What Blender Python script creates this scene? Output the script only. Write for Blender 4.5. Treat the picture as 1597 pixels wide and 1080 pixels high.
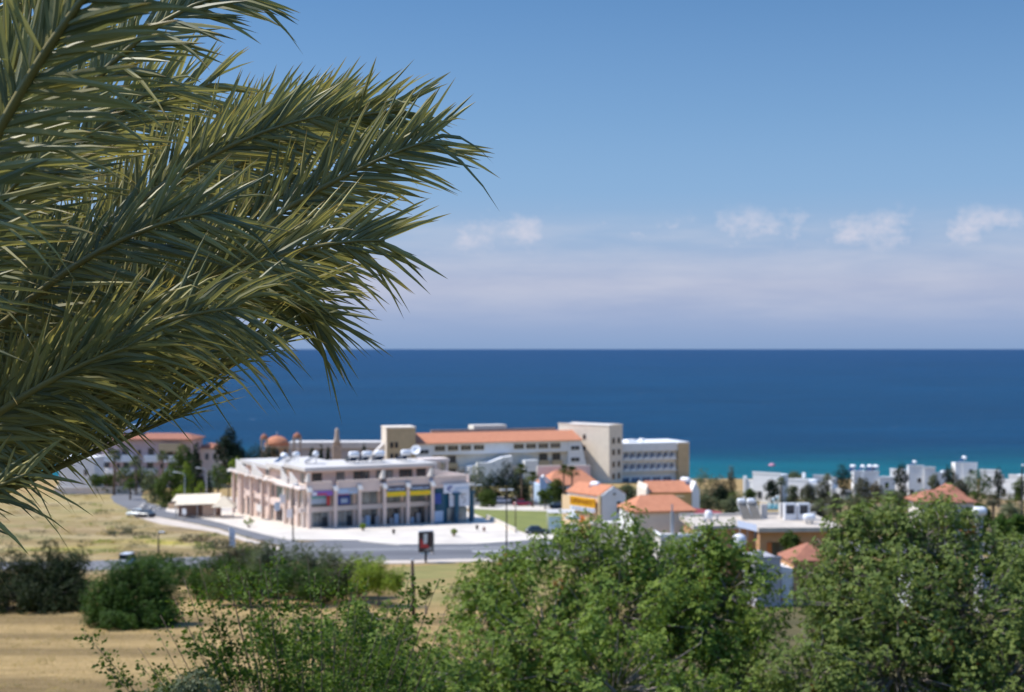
import bpy, bmesh, math, random
import numpy as np
from mathutils import Vector, Matrix

for o in list(bpy.data.objects):
    bpy.data.objects.remove(o)
SC = bpy.context.scene
COL = SC.collection
R = math.radians

# ------------------------------------------------------------------ camera
# one unit = one metre, sea level z = 0; the terrace the photo was taken from is 46 m up
CAM_Z = 46.0
FPX, CX, HY = 2218.0, 798.5, 544.0        # focal length, centre column and true horizon row of the 1597 px photo
cam_d = bpy.data.cameras.new('camera')
cam = bpy.data.objects.new('camera', cam_d)
COL.objects.link(cam)
cam.location = (0, 0, CAM_Z)
cam.rotation_euler = (R(90), 0, 0)
cam_d.sensor_width = 36.0
cam_d.lens = FPX / 1597 * 36
cam_d.shift_y = (HY - 540) / 1597
cam_d.clip_start = 0.1
cam_d.clip_end = 300000
cam_d.dof.use_dof = True
cam_d.dof.focus_distance = 7.0
cam_d.dof.aperture_fstop = 2.8
cam_d.dof.aperture_blades = 9
SC.camera = cam

# ------------------------------------------------------------------ sun and sky
SUN_EL, SUN_AZ = 54.0, -82.0              # azimuth from +Y, negative = left
el, az = R(SUN_EL), R(SUN_AZ)
sun_dir = Vector((math.sin(az) * math.cos(el), math.cos(az) * math.cos(el), math.sin(el)))
sd = bpy.data.lights.new('sun', 'SUN')
sd.energy = 2.95
sd.angle = R(0.53)
sd.color = (1.0, 0.955, 0.89)
sun = bpy.data.objects.new('sun', sd)
COL.objects.link(sun)
sun.rotation_euler = sun_dir.to_track_quat('Z', 'Y').to_euler()

world = bpy.data.worlds.new('World')
SC.world = world
world.use_nodes = True
nt = world.node_tree
N, L = nt.nodes, nt.links
bg = N['Background']
sky = N.new('ShaderNodeTexSky')
sky.sky_type = 'NISHITA'
sky.sun_disc = False
sky.sun_elevation = el
sky.sun_rotation = az
sky.altitude = 50
sky.air_density = 0.9
sky.dust_density = 0.25
sky.ozone_density = 3.5
SKY_STRENGTH = 0.15
hsv = N.new('ShaderNodeHueSaturation')
hsv.inputs['Saturation'].default_value = 1.22
hsv.inputs['Value'].default_value = 1.0
L.new(sky.outputs[0], hsv.inputs['Color'])
tc = N.new('ShaderNodeTexCoord')
sep = N.new('ShaderNodeSeparateXYZ')
L.new(tc.outputs['Generated'], sep.inputs[0])


def wmath(op, a, b=None, c=None, clamp=False):
    n = N.new('ShaderNodeMath'); n.operation = op; n.use_clamp = clamp
    for i, v in enumerate((a, b, c)):
        if v is None: continue
        if isinstance(v, (int, float)): n.inputs[i].default_value = v
        else: L.new(v, n.inputs[i])
    return n.outputs[0]


def wramp(v, pts):
    n = N.new('ShaderNodeValToRGB'); L.new(v, n.inputs[0])
    e = n.color_ramp.elements
    while len(e) > 1: e.remove(e[-1])
    e[0].position = pts[0][0]; e[0].color = (pts[0][1],) * 3 + (1,)
    for p, val in pts[1:]:
        q = e.new(p); q.color = (val,) * 3 + (1,)
    return n.outputs[0]


def wmix(f, a, b, blend='MIX'):
    n = N.new('ShaderNodeMix'); n.data_type = 'RGBA'; n.blend_type = blend
    if isinstance(f, (int, float)): n.inputs[0].default_value = f
    else: L.new(f, n.inputs[0])
    for i, v in ((6, a), (7, b)):
        if isinstance(v, tuple): n.inputs[i].default_value = v
        else: L.new(v, n.inputs[i])
    return n.outputs[2]


def wnoise(scale, detail, rough, vec):
    n = N.new('ShaderNodeTexNoise'); n.inputs['Scale'].default_value = scale
    n.inputs['Detail'].default_value = detail; n.inputs['Roughness'].default_value = rough
    L.new(vec, n.inputs['Vector'])
    return n.outputs[0]


def wmap(scale, loc=(0, 0, 0)):
    n = N.new('ShaderNodeMapping'); n.inputs['Scale'].default_value = scale
    n.inputs['Location'].default_value = loc
    L.new(tc.outputs['Generated'], n.inputs['Vector'])
    return n.outputs[0]


# soft marine cloud layer low over the sea, with a few small puffs along its top edge
elev = sep.outputs['Z']
azim = wmath('DIVIDE', sep.outputs['X'], wmath('MAXIMUM', sep.outputs['Y'], 0.05))


def wcolramp(v, pts):
    n = N.new('ShaderNodeValToRGB'); L.new(v, n.inputs[0])
    e = n.color_ramp.elements
    while len(e) > 1: e.remove(e[-1])
    e[0].position = pts[0][0]; e[0].color = pts[0][1] + (1,)
    for p, c in pts[1:]:
        q = e.new(p); q.color = c + (1,)
    return n.outputs[0]


haze_col = wcolramp(elev, [(0.0, (0.901, 1.36, 2.24)), (0.02, (1.14, 1.49, 2.35)), (0.045, (1.58, 1.73, 2.44)), (0.07, (1.3, 1.66, 2.5)), (0.11, (0.977, 1.56, 2.59))])
haze_fac = wramp(elev, [(0.0, 0.97), (0.03, 0.93), (0.06, 0.85), (0.10, 0.62), (0.16, 0.30), (0.24, 0.10), (0.5, 0.0)])
bn = wnoise(9.0, 5.0, 0.6, wmap((1, 1, 7), (0.3, 0, 0)))
band = wramp(elev, [(0.010, 0.0), (0.035, 0.32), (0.050, 0.36), (0.066, 0.36), (0.082, 0.30), (0.096, 0.0)])
band2 = wmath('MULTIPLY', band, wramp(bn, [(0.36, 0.0), (0.66, 1.0)]), clamp=True)


def bump(c, w):
    return wmath('EXPONENT', wmath('MULTIPLY', wmath('POWER', wmath('DIVIDE', wmath('SUBTRACT', azim, c), w), 2.0), -1.0))


where = wmath('ADD', wmath('ADD', wmath('MULTIPLY', bump(-0.002, 0.03), 0.7), bump(0.168, 0.026)), wmath('ADD', bump(0.245, 0.022), wmath('MULTIPLY', bump(0.325, 0.026), 0.8)))
pn = wnoise(34.0, 7.0, 0.66, wmap((1, 1, 1.5), (0.0, 0.2, 0.11)))
puff_env = wramp(elev, [(0.062, 0.0), (0.076, 1.0), (0.088, 0.85), (0.101, 0.0)])
puff = wmath('MULTIPLY', wramp(wmath('MULTIPLY_ADD', wmath('MULTIPLY', where, puff_env), 0.27, pn), [(0.60, 0.0), (0.83, 0.66)]), puff_env, clamp=True)
low = wmix(1.0, hsv.outputs[0], wramp(elev, [(0.0, 0.405), (0.25, 0.405), (0.55, 1.0)]), 'MULTIPLY')
c0 = wmix(haze_fac, low, haze_col)
c1 = wmix(band2, c0, (2.42, 2.46, 2.80, 1))
c2 = wmix(puff, c1, (3.1, 2.85, 3.05, 1))
L.new(c2, bg.inputs['Color'])
bg.inputs['Strength'].default_value = SKY_STRENGTH

SC.view_settings.view_transform = 'Standard'
SC.view_settings.look = 'None'
SC.view_settings.exposure = 0.85
SC.view_settings.gamma = 1.0
SC.render.engine = 'CYCLES'
SC.cycles.use_denoising = True
SC.cycles.max_bounces = 6
SC.cycles.transparent_max_bounces = 8
SC.cycles.caustics_reflective = False
SC.cycles.caustics_refractive = False

# ------------------------------------------------------------------ terrain profile (height depends on distance from the hill only)
KN = [(-60, 43), (-20, 39.5), (0, 38), (20, 35.6), (40, 32), (60, 29.2), (83, 26.3), (110, 23), (148, 19), (180, 17.1), (205, 15.9),
      (230, 14.7), (260, 13.3), (300, 11.6), (350, 9.8), (394, 8.0), (440, 5.6), (470, 3.0), (490, 1.0), (500, 0.0), (520, -1.2),
      (560, -4), (700, -9), (1000, -12)]
STEP = 4.0


def prof_knots(y):
    for (a, za), (b, zb) in zip(KN, KN[1:]):
        if y <= b:
            t = (y - a) / (b - a)
            return za + (zb - za) * t
    return KN[-1][1]


def prof_smooth(y):
    return (prof_knots(y - 8) + 2 * prof_knots(y) + prof_knots(y + 8)) / 4


def prof(y):
    i = math.floor(y / STEP)
    a, b = prof_smooth(i * STEP), prof_smooth((i + 1) * STEP)
    return a + (b - a) * (y / STEP - i)


def G(px, py):
    """where the sight line through a photo pixel meets the terrain"""
    s = (py - HY) / FPX
    y = 8.0
    prev = None
    while y < 495:
        d = (CAM_Z - prof(y)) - s * y
        if prev is not None and d <= 0 < prev[1]:
            y0, d0 = prev
            y = y0 + (y - y0) * d0 / (d0 - d)
            break
        prev = (y, d)
        y += 1.0
    return ((px - CX) / FPX * y, y)


def X(px, y):
    return (px - CX) / FPX * y


def Z(py, y):
    return CAM_Z - (py - HY) / FPX * y


def on_ground(px, y):
    return (X(px, y), y, prof(y))


# ------------------------------------------------------------------ materials
def mat(name, c, rough=0.8, var=0.12, scale=1.5, bump=0.0, bscale=8.0, metallic=0.0, spec=0.4, c2=None, stretch=(1, 1, 1), transmit=0.0, detail=5.0):
    m = bpy.data.materials.new(name)
    m.use_nodes = True
    n, l = m.node_tree.nodes, m.node_tree.links
    b = n['Principled BSDF']
    b.inputs['Roughness'].default_value = rough
    b.inputs['Metallic'].default_value = metallic
    b.inputs['Specular IOR Level'].default_value = spec
    t = n.new('ShaderNodeTexCoord')
    mp = n.new('ShaderNodeMapping'); mp.inputs['Scale'].default_value = stretch
    l.new(t.outputs['Object'], mp.inputs['Vector'])
    ns = n.new('ShaderNodeTexNoise'); ns.inputs['Scale'].default_value = scale; ns.inputs['Detail'].default_value = detail
    ns.inputs['Roughness'].default_value = 0.62
    l.new(mp.outputs[0], ns.inputs['Vector'])
    rp = n.new('ShaderNodeValToRGB')
    rp.color_ramp.elements[0].position = 0.32; rp.color_ramp.elements[1].position = 0.68
    a = c2 if c2 else tuple(max(0, x * (1 - var)) for x in c)
    bb = c if c2 else tuple(min(1, x * (1 + var)) for x in c)
    rp.color_ramp.elements[0].color = a + (1,)
    rp.color_ramp.elements[1].color = bb + (1,)
    l.new(ns.outputs[0], rp.inputs[0])
    l.new(rp.outputs[0], b.inputs['Base Color'])
    if bump:
        n2 = n.new('ShaderNodeTexNoise'); n2.inputs['Scale'].default_value = bscale; n2.inputs['Detail'].default_value = 4
        l.new(mp.outputs[0], n2.inputs['Vector'])
        bp = n.new('ShaderNodeBump'); bp.inputs['Strength'].default_value = bump; bp.inputs['Distance'].default_value = 0.05
        l.new(n2.outputs[0], bp.inputs['Height'])
        l.new(bp.outputs[0], b.inputs['Normal'])
    if transmit:
        tr = n.new('ShaderNodeBsdfTranslucent')
        mixc = n.new('ShaderNodeMix'); mixc.data_type = 'RGBA'; mixc.blend_type = 'MULTIPLY'; mixc.inputs[0].default_value = 1
        l.new(rp.outputs[0], mixc.inputs[6]); mixc.inputs[7].default_value = (1.25, 1.35, 0.55, 1)
        l.new(mixc.outputs[2], tr.inputs['Color'])
        mx = n.new('ShaderNodeMixShader'); mx.inputs[0].default_value = transmit
        l.new(b.outputs[0], mx.inputs[1]); l.new(tr.outputs[0], mx.inputs[2])
        l.new(mx.outputs[0], n['Material Output'].inputs['Surface'])
    return m


def roof_tiles(name, c, c2):
    m = mat(name, c, 0.85, c2=c2, scale=1.3)
    n, l = m.node_tree.nodes, m.node_tree.links
    w = n.new('ShaderNodeTexWave'); w.inputs['Scale'].default_value = 1.6; w.inputs['Distortion'].default_value = 0.4
    l.new(n['Mapping'].outputs[0], w.inputs['Vector'])
    bp = n.new('ShaderNodeBump'); bp.inputs['Strength'].default_value = 0.7; bp.inputs['Distance'].default_value = 0.08
    l.new(w.outputs[0], bp.inputs['Height']); l.new(bp.outputs[0], n['Principled BSDF'].inputs['Normal'])
    return m


def leafmat(name, c, c2, rough=0.55, scale=0.9, transmit=0.26, spec=0.10):
    """leaf colour varies from clump to clump and from leaf to leaf"""
    m = mat(name, c, rough, c2=c2, scale=scale, spec=spec, transmit=transmit, detail=9.0)
    return m


M = {}
M['white'] = mat('white_plaster', (0.85, 0.84, 0.815), 0.85, 0.05, 0.6)
M['cream'] = mat('cream_plaster', (0.66, 0.56, 0.42), 0.85, 0.06, 0.5)
M['cream_pale'] = mat('pale_cream_plaster', (0.80, 0.70, 0.57), 0.85, 0.06, 0.5)
M['tan'] = mat('tan_plaster', (0.56, 0.43, 0.26), 0.85, 0.08, 0.5)
M['pink'] = mat('dusty_pink_plaster', (0.72, 0.56, 0.475), 0.85, 0.07, 0.5)
M['pinkpale'] = mat('pale_pink_plaster', (0.78, 0.66, 0.58), 0.85, 0.06, 0.5)
M['stone_white'] = mat('white_concrete', (0.62, 0.58, 0.53), 0.85, 0.07, 0.4)
M['mauve'] = mat('mauve_plaster', (0.56, 0.42, 0.41), 0.85, 0.08, 0.5)
M['ochre'] = mat('ochre_plaster', (0.72, 0.50, 0.22), 0.85, 0.08, 0.5)
M['apricot'] = mat('apricot_plaster', (0.82, 0.58, 0.35), 0.85, 0.06, 0.5)
M['orange_wall'] = mat('orange_brown_plaster', (0.52, 0.29, 0.15), 0.85, 0.08, 0.5)
M['greige'] = mat('greige_plaster', (0.70, 0.65, 0.56), 0.85, 0.06, 0.5)
M['roofgrey'] = mat('dusty_flat_roof', (0.55, 0.475, 0.39), 0.9, 0.14, 0.5)
M['grey'] = mat('grey_plaster', (0.42, 0.40, 0.41), 0.85, 0.08, 0.5)
M['stone'] = mat('church_stone', (0.46, 0.36, 0.28), 0.9, 0.15, 1.2)
M['brownstone'] = mat('brown_stone', (0.34, 0.23, 0.19), 0.9, 0.15, 1.0)
M['roof'] = roof_tiles('orange_roof_tiles', (0.66, 0.275, 0.145), (0.56, 0.215, 0.11))
M['roof_dull'] = roof_tiles('faded_roof_tiles', (0.46, 0.19, 0.11), (0.35, 0.14, 0.085))
M['maroon'] = mat('maroon_awning', (0.30, 0.055, 0.06), 0.8, 0.1, 1.0)
M['glass'] = mat('dark_window_glass', (0.035, 0.045, 0.055), 0.12, 0.3, 0.4, spec=0.6)
M['glass_green'] = mat('green_window_glass', (0.16, 0.27, 0.24), 0.12, 0.15, 0.4, spec=0.6)
M['glass_grey'] = mat('shop_window_glass', (0.20, 0.22, 0.22), 0.10, 0.5, 0.35, spec=0.6)
M['glass_blue'] = mat('blue_window_glass', (0.16, 0.20, 0.28), 0.12, 0.3, 0.4, spec=0.6)
M['frame'] = mat('window_frame', (0.55, 0.52, 0.48), 0.5, 0.05)
M['brownframe'] = mat('brown_window_frame', (0.15, 0.09, 0.06), 0.6, 0.1)
M['orangewood'] = mat('orange_shutter', (0.55, 0.16, 0.04), 0.7, 0.12, 2.0)
M['teal'] = mat('teal_paint', (0.012, 0.085, 0.14), 0.45, 0.1, 0.5)
M['signwhite'] = mat('sign_white', (0.72, 0.74, 0.80), 0.5, 0.03)
M['signblue'] = mat('sign_blue', (0.03, 0.07, 0.32), 0.4, 0.15, 0.7)
M['signlight'] = mat('sign_light_blue', (0.40, 0.52, 0.68), 0.5, 0.1, 0.7)
M['signpurple'] = mat('sign_purple', (0.25, 0.12, 0.42), 0.5, 0.2, 0.6)
M['signred'] = mat('sign_red', (0.55, 0.06, 0.07), 0.5, 0.1)
M['signyellow'] = mat('sign_yellow', (0.78, 0.66, 0.02), 0.5, 0.08)
M['signorange'] = mat('sign_orange', (0.85, 0.42, 0.02), 0.5, 0.06)
M['signdark'] = mat('sign_dark', (0.06, 0.04, 0.05), 0.5, 0.1)
M['letterbrown'] = mat('letter_brown', (0.38, 0.14, 0.01), 0.5, 0.05)
M['awning'] = mat('cream_canvas', (0.78, 0.66, 0.48), 0.85, 0.06, 0.8)
M['asphalt'] = mat('asphalt', (0.165, 0.162, 0.165), 0.9, 0.10, 0.12, bump=0.2, bscale=3)
M['asphalt_dark'] = mat('asphalt_patch', (0.125, 0.123, 0.128), 0.9, 0.08, 0.15)
M['paint'] = mat('road_paint', (0.42, 0.41, 0.39), 0.8, 0.12, 0.8)
M['paving'] = mat('pale_paving', (0.66, 0.585, 0.49), 0.9, 0.15, 0.16)
M['kerb'] = mat('kerb_stone', (0.66, 0.59, 0.50), 0.9, 0.1, 0.5)
M['dirtpave'] = mat('dusty_path', (0.58, 0.49, 0.40), 0.95, 0.12, 0.3)
M['lawn'] = mat('lawn_grass', (0.225, 0.235, 0.055), 0.95, c2=(0.16, 0.18, 0.045), scale=0.16, bump=0.5, bscale=2)
M['bark'] = mat('bark', (0.16, 0.13, 0.11), 0.95, 0.25, 6.0, bump=0.4)
M['palebark'] = mat('pale_bark', (0.26, 0.22, 0.19), 0.95, 0.25, 6.0, bump=0.4)
M['twig'] = mat('twig_bark', (0.15, 0.105, 0.075), 0.95, 0.2, 6.0)
M['palmbark'] = mat('palm_trunk_bark', (0.15, 0.105, 0.07), 0.95, 0.3, 5.0, bump=0.8)
M['metal'] = mat('galvanised_metal', (0.48, 0.49, 0.50), 0.45, 0.06, metallic=0.3)
M['darkmetal'] = mat('dark_painted_metal', (0.035, 0.033, 0.035), 0.5, 0.1)
M['pole_wood'] = mat('creosoted_wood', (0.07, 0.045, 0.032), 0.9, 0.25, 3.0)
M['panel'] = mat('solar_panel', (0.03, 0.05, 0.10), 0.08, 0.2, 1.0, spec=0.7)
M['panelback'] = mat('panel_back_sheet', (0.24, 0.21, 0.17), 0.7, 0.15, 0.8)
M['tank'] = mat('white_tank', (0.82, 0.82, 0.82), 0.4, 0.03)
M['tyre'] = mat('tyre_rubber', (0.02, 0.02, 0.02), 0.8, 0.1)
M['chrome'] = mat('wheel_rim', (0.5, 0.5, 0.5), 0.3, 0.05, metallic=0.6)
M['pool'] = mat('pool_water', (0.02, 0.30, 0.40), 0.1, 0.06, 0.5, spec=0.5)
M['bluewall'] = mat('pale_blue_wall', (0.50, 0.62, 0.74), 0.8, 0.06, 0.5)
M['pinkflower'] = leafmat('pink_blossom', (0.62, 0.14, 0.22), (0.45, 0.10, 0.18))
M['leaf_tree'] = leafmat('foreground_leaf', (0.28, 0.345, 0.066), (0.08, 0.148, 0.03), scale=2.6)
M['leaf_tree_right'] = leafmat('foreground_leaf_olive', (0.255, 0.3, 0.078), (0.076, 0.125, 0.034), scale=2.4)
M['leaf_shoot'] = leafmat('shoot_leaf', (0.14, 0.2, 0.03), (0.052, 0.092, 0.02), scale=4.0)
M['leaf_bush'] = leafmat('bush_leaf', (0.07, 0.13, 0.02), (0.028, 0.058, 0.012), scale=0.6)
M['leaf_dark'] = leafmat('thicket_leaf', (0.04, 0.058, 0.017), (0.02, 0.028, 0.01), scale=0.5, transmit=0.2)
M['leaf_rust'] = leafmat('withered_leaf', (0.34, 0.155, 0.045), (0.21, 0.10, 0.035))
M['leaf_lime'] = leafmat('lime_leaf', (0.26, 0.33, 0.034), (0.13, 0.18, 0.022), scale=0.8)
M['leaf_olive'] = leafmat('olive_leaf', (0.16, 0.18, 0.095), (0.08, 0.095, 0.048), scale=0.8)
M['leaf_pine'] = leafmat('pine_needles', (0.028, 0.046, 0.02), (0.014, 0.022, 0.012), scale=0.7, transmit=0.12)
M['leaf_mid'] = leafmat('mid_green_leaf', (0.105, 0.15, 0.028), (0.046, 0.072, 0.016), scale=0.6)
M['leaf_brown'] = leafmat('dry_scrub_leaf', (0.17, 0.135, 0.085), (0.09, 0.08, 0.05), scale=0.7)
M['leaf_grey'] = leafmat('grey_green_leaf', (0.13, 0.13, 0.085), (0.075, 0.075, 0.05), scale=0.7)
M['leaf_fan'] = leafmat('fan_palm_leaf', (0.11, 0.13, 0.04), (0.05, 0.065, 0.022), scale=1.0)
M['dryfrond'] = leafmat('dry_fronds', (0.22, 0.16, 0.09), (0.13, 0.09, 0.05))
M['straw'] = leafmat('dry_grass_blade', (0.52, 0.39, 0.20), (0.36, 0.27, 0.13), transmit=0.3)


# ------------------------------------------------------------------ mesh builder
class MB:
    def __init__(s):
        s.v, s.f, s.m, s.smooth = [], [], [], []
        s.mi = 0

    def add(s, vs, fs, smooth=False):
        o = len(s.v)
        s.v += [tuple(p) for p in vs]
        for f in fs:
            s.f.append(tuple(i + o for i in f)); s.m.append(s.mi); s.smooth.append(smooth)
        return s

    def box(s, x0, x1, y0, y1, z0, z1):
        vs = [(x0, y0, z0), (x1, y0, z0), (x1, y1, z0), (x0, y1, z0), (x0, y0, z1), (x1, y0, z1), (x1, y1, z1), (x0, y1, z1)]
        return s.add(vs, [(0, 3, 2, 1), (4, 5, 6, 7), (0, 1, 5, 4), (1, 2, 6, 5), (2, 3, 7, 6), (3, 0, 4, 7)])

    def prism(s, poly, z0, z1):
        """vertical prism on a 2D outline given anticlockwise"""
        n = len(poly)
        vs = [(x, y, z0) for x, y in poly] + [(x, y, z1) for x, y in poly]
        fs = [tuple(range(n - 1, -1, -1)), tuple(range(n, 2 * n))]
        fs += [(i, (i + 1) % n, n + (i + 1) % n, n + i) for i in range(n)]
        return s.add(vs, fs)

    def extrude(s, pts, d):
        """closed outline of 3D points swept along the vector d"""
        n = len(pts)
        d = Vector(d)
        vs = [tuple(Vector(p)) for p in pts] + [tuple(Vector(p) + d) for p in pts]
        fs = [tuple(range(n - 1, -1, -1)), tuple(range(n, 2 * n))]
        fs += [(i, (i + 1) % n, n + (i + 1) % n, n + i) for i in range(n)]
        return s.add(vs, fs)

    def tube(s, pts, rad, n=6, cap=True):
        pts = [Vector(p) for p in pts]
        if not isinstance(rad, (list, tuple)): rad = [rad] * len(pts)
        vs, fs = [], []
        ref = Vector((0.13, 0.31, 0.94))
        for i, p in enumerate(pts):
            t = (pts[min(i + 1, len(pts) - 1)] - pts[max(i - 1, 0)]).normalized()
            a = t.cross(ref)
            if a.length < 1e-3: a = t.cross(Vector((1, 0, 0)))
            a.normalize(); b = t.cross(a)
            for k in range(n):
                w = 2 * math.pi * k / n
                vs.append(p + (a * math.cos(w) + b * math.sin(w)) * rad[i])
        for i in range(len(pts) - 1):
            for k in range(n):
                fs.append((i * n + k, i * n + (k + 1) % n, (i + 1) * n + (k + 1) % n, (i + 1) * n + k))
        if cap:
            fs.append(tuple(range(n - 1, -1, -1)))
            fs.append(tuple((len(pts) - 1) * n + k for k in range(n)))
        return s.add(vs, fs, True)

    def lathe(s, prof_, c=(0, 0, 0), n=16, axis='z'):
        vs, fs = [], []
        for r, h in prof_:
            for k in range(n):
                w = 2 * math.pi * k / n
                a, b = r * math.cos(w), r * math.sin(w)
                p = (a, b, h) if axis == 'z' else ((h, a, b) if axis == 'x' else (b, h, a))
                vs.append((p[0] + c[0], p[1] + c[1], p[2] + c[2]))
        m = len(prof_)
        for i in range(m - 1):
            for k in range(n):
                fs.append((i * n + k, i * n + (k + 1) % n, (i + 1) * n + (k + 1) % n, (i + 1) * n + k))
        fs.append(tuple(range(n - 1, -1, -1)))
        fs.append(tuple((m - 1) * n + k for k in range(n)))
        return s.add(vs, fs, True)

    def hip(s, x0, x1, y0, y1, z, rise, over=0.4, inset=None, thick=0.18):
        """hip roof whose ridge runs along the longer side"""
        x0 -= over; x1 += over; y0 -= over; y1 += over
        lx, ly = x1 - x0, y1 - y0
        ins = inset if inset is not None else min(lx, ly) / 2
        if lx >= ly:
            r = [(x0 + ins, (y0 + y1) / 2, z + rise), (x1 - ins, (y0 + y1) / 2, z + rise)]
            fs = [(4, 5, 9, 8), (5, 6, 9), (6, 7, 8, 9), (7, 4, 8)]
        else:
            r = [((x0 + x1) / 2, y0 + ins, z + rise), ((x0 + x1) / 2, y1 - ins, z + rise)]
            fs = [(4, 5, 8), (5, 6, 9, 8), (6, 7, 9), (7, 4, 8, 9)]
        vs = [(x0, y0, z - thick), (x1, y0, z - thick), (x1, y1, z - thick), (x0, y1, z - thick),
              (x0, y0, z), (x1, y0, z), (x1, y1, z), (x0, y1, z)] + r
        fs += [(0, 3, 2, 1), (0, 1, 5, 4), (1, 2, 6, 5), (2, 3, 7, 6), (3, 0, 4, 7)]
        return s.add(vs, fs)

    def gable(s, x0, x1, y0, y1, z, rise, over=0.35, thick=0.16):
        """pitched roof, ridge along y, gables at y0 and y1"""
        xm = (x0 + x1) / 2
        sl = rise / ((x1 - x0) / 2)
        xa, xb, za = x0 - over, x1 + over, z - sl * over
        pts = [(xa, y0, za), (xm, y0, z + rise), (xb, y0, za), (xb, y0, za + thick), (xm, y0, z + rise + thick), (xa, y0, za + thick)]
        d = y1 - y0
        vs = pts + [(x, y + d, zz) for x, y, zz in pts]
        fs = [(0, 1, 4, 5), (1, 2, 3, 4), (11, 10, 7, 6), (10, 9, 8, 7), (5, 4, 10, 11), (4, 3, 9, 10), (1, 0, 6, 7), (2, 1, 7, 8),
              (0, 5, 11, 6), (3, 2, 8, 9)]
        return s.add(vs, fs)

    def build(s, name, mats, parent=None, loc=None):
        me = bpy.data.meshes.new(name)
        me.from_pydata(s.v, [], s.f)
        if not isinstance(mats, (list, tuple)): mats = [mats]
        for m in mats: me.materials.append(m)
        me.polygons.foreach_set('material_index', s.m)
        me.polygons.foreach_set('use_smooth', s.smooth)
        me.update()
        bm = bmesh.new(); bm.from_mesh(me)
        bmesh.ops.recalc_face_normals(bm, faces=bm.faces)
        bm.to_mesh(me); bm.free()
        ob = bpy.data.objects.new(name, me)
        COL.objects.link(ob)
        if parent: ob.parent = parent
        if loc: ob.location = loc
        return ob


def np_mesh(name, verts, faces, mats, parent=None, smooth=False, uv=None, loc=None):
    me = bpy.data.meshes.new(name)
    nv, (nf, k) = len(verts), faces.shape
    me.vertices.add(nv); me.vertices.foreach_set('co', np.ascontiguousarray(verts, dtype=np.float32).ravel())
    me.loops.add(nf * k); me.loops.foreach_set('vertex_index', np.ascontiguousarray(faces, dtype=np.int32).ravel())
    me.polygons.add(nf); me.polygons.foreach_set('loop_start', np.arange(0, nf * k, k, dtype=np.int32))
    me.polygons.foreach_set('use_smooth', np.full(nf, smooth))
    if uv is not None:
        l = me.uv_layers.new(name='UVMap')
        l.data.foreach_set('uv', np.ascontiguousarray(uv[faces.ravel()], dtype=np.float32).ravel())
    me.update(calc_edges=True)
    if not isinstance(mats, (list, tuple)): mats = [mats]
    for m in mats: me.materials.append(m)
    ob = bpy.data.objects.new(name, me)
    COL.objects.link(ob)
    if parent: ob.parent = parent
    if loc: ob.location = loc
    return ob


def tag(o, label, cat, group=None):
    o['label'] = label; o['category'] = cat
    if group: o['group'] = group
    return o


def thing(name, label, cat, loc, rz=0.0, group=None):
    o = bpy.data.objects.new(name, None)
    o.empty_display_size = 0.5
    COL.objects.link(o)
    o.location = loc; o.rotation_euler = (0, 0, rz)
    return tag(o, label, cat, group)


def structure(o):
    o['kind'] = 'structure'; return o


def dup(root, loc, rz=None, label=None, group=None, scale=None):
    def cp(o, par):
        c = o.copy(); COL.objects.link(c)
        if par: c.parent = par
        for ch in list(o.children): cp(ch, c)
        return c
    r = cp(root, None)
    r.location = loc
    if rz is not None: r.rotation_euler = (0, 0, rz)
    if label: r['label'] = label
    if group: r['group'] = group
    if scale: r.scale = (scale,) * 3
    return r


# ------------------------------------------------------------------ ground: one sheet, from behind the viewer down to the seabed
def inpoly(pts, x, y):
    r = np.zeros(x.shape, bool)
    n = len(pts)
    for i in range(n):
        x0, y0 = pts[i]; x1, y1 = pts[(i + 1) % n]
        c = ((y0 > y) != (y1 > y)) & (x < (x1 - x0) * (y - y0) / (y1 - y0 + 1e-12) + x0)
        r ^= c
    return r


def vnoise(x, y, s, seed):
    rs = np.random.RandomState(seed)
    o = np.zeros(x.shape)
    for k in range(7):
        a = rs.uniform(0, 6.28); f = s * rs.uniform(0.5, 1.9); p = rs.uniform(0, 6.28)
        o += np.sin((x * math.cos(a) + y * math.sin(a)) * f + p)
    return o / 7


gx = np.unique(np.concatenate([np.linspace(-3000, -420, 12), np.arange(-420, -140, 8), np.arange(-140, 141, 1.5), np.arange(146, 420, 8), np.linspace(420, 3000, 12)]))
gy = np.unique(np.concatenate([np.arange(-120, 0, 20.0), np.arange(0, 60, 2.0), np.arange(60, 400, 1.0), np.arange(400, 560, 4.0), np.arange(560, 1000, 40.0)]))
GXX, GYY = np.meshgrid(gx, gy)
GZZ = np.vectorize(prof)(GYY)
V = np.stack([GXX.ravel(), GYY.ravel(), GZZ.ravel()], 1)
nx, ny = len(gx), len(gy)
idx = np.arange(nx * ny).reshape(ny, nx)
Fq = np.stack([idx[:-1, :-1].ravel(), idx[:-1, 1:].ravel(), idx[1:, 1:].ravel(), idx[1:, :-1].ravel()], 1)
ground_mat = bpy.data.materials.new('earth_and_dry_grass')
gob = np_mesh('ground', V, Fq, ground_mat)
structure(gob)
colr = np.zeros((len(V), 3)); colr[:] = (0.385, 0.265, 0.118)
vx, vy = V[:, 0], V[:, 1]
wx = vx + 2.2 * vnoise(vx, vy, 0.5, 1)
wy = vy + 3.0 * vnoise(vx, vy, 0.35, 2)


def region(pix, c, soft=0.0, seed=5, amount=1.0):
    pts = [G(*p) for p in pix]
    m = inpoly(pts, wx, wy)
    k = m.astype(float) * amount
    if soft:
        k *= np.clip(0.55 + soft * vnoise(vx, vy, 0.55, seed) + 0.5 * soft * vnoise(vx, vy * 2.0, 1.4, seed + 1), 0, 1)
    colr[:] = colr * (1 - k[:, None]) + np.array(c) * k[:, None]


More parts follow.
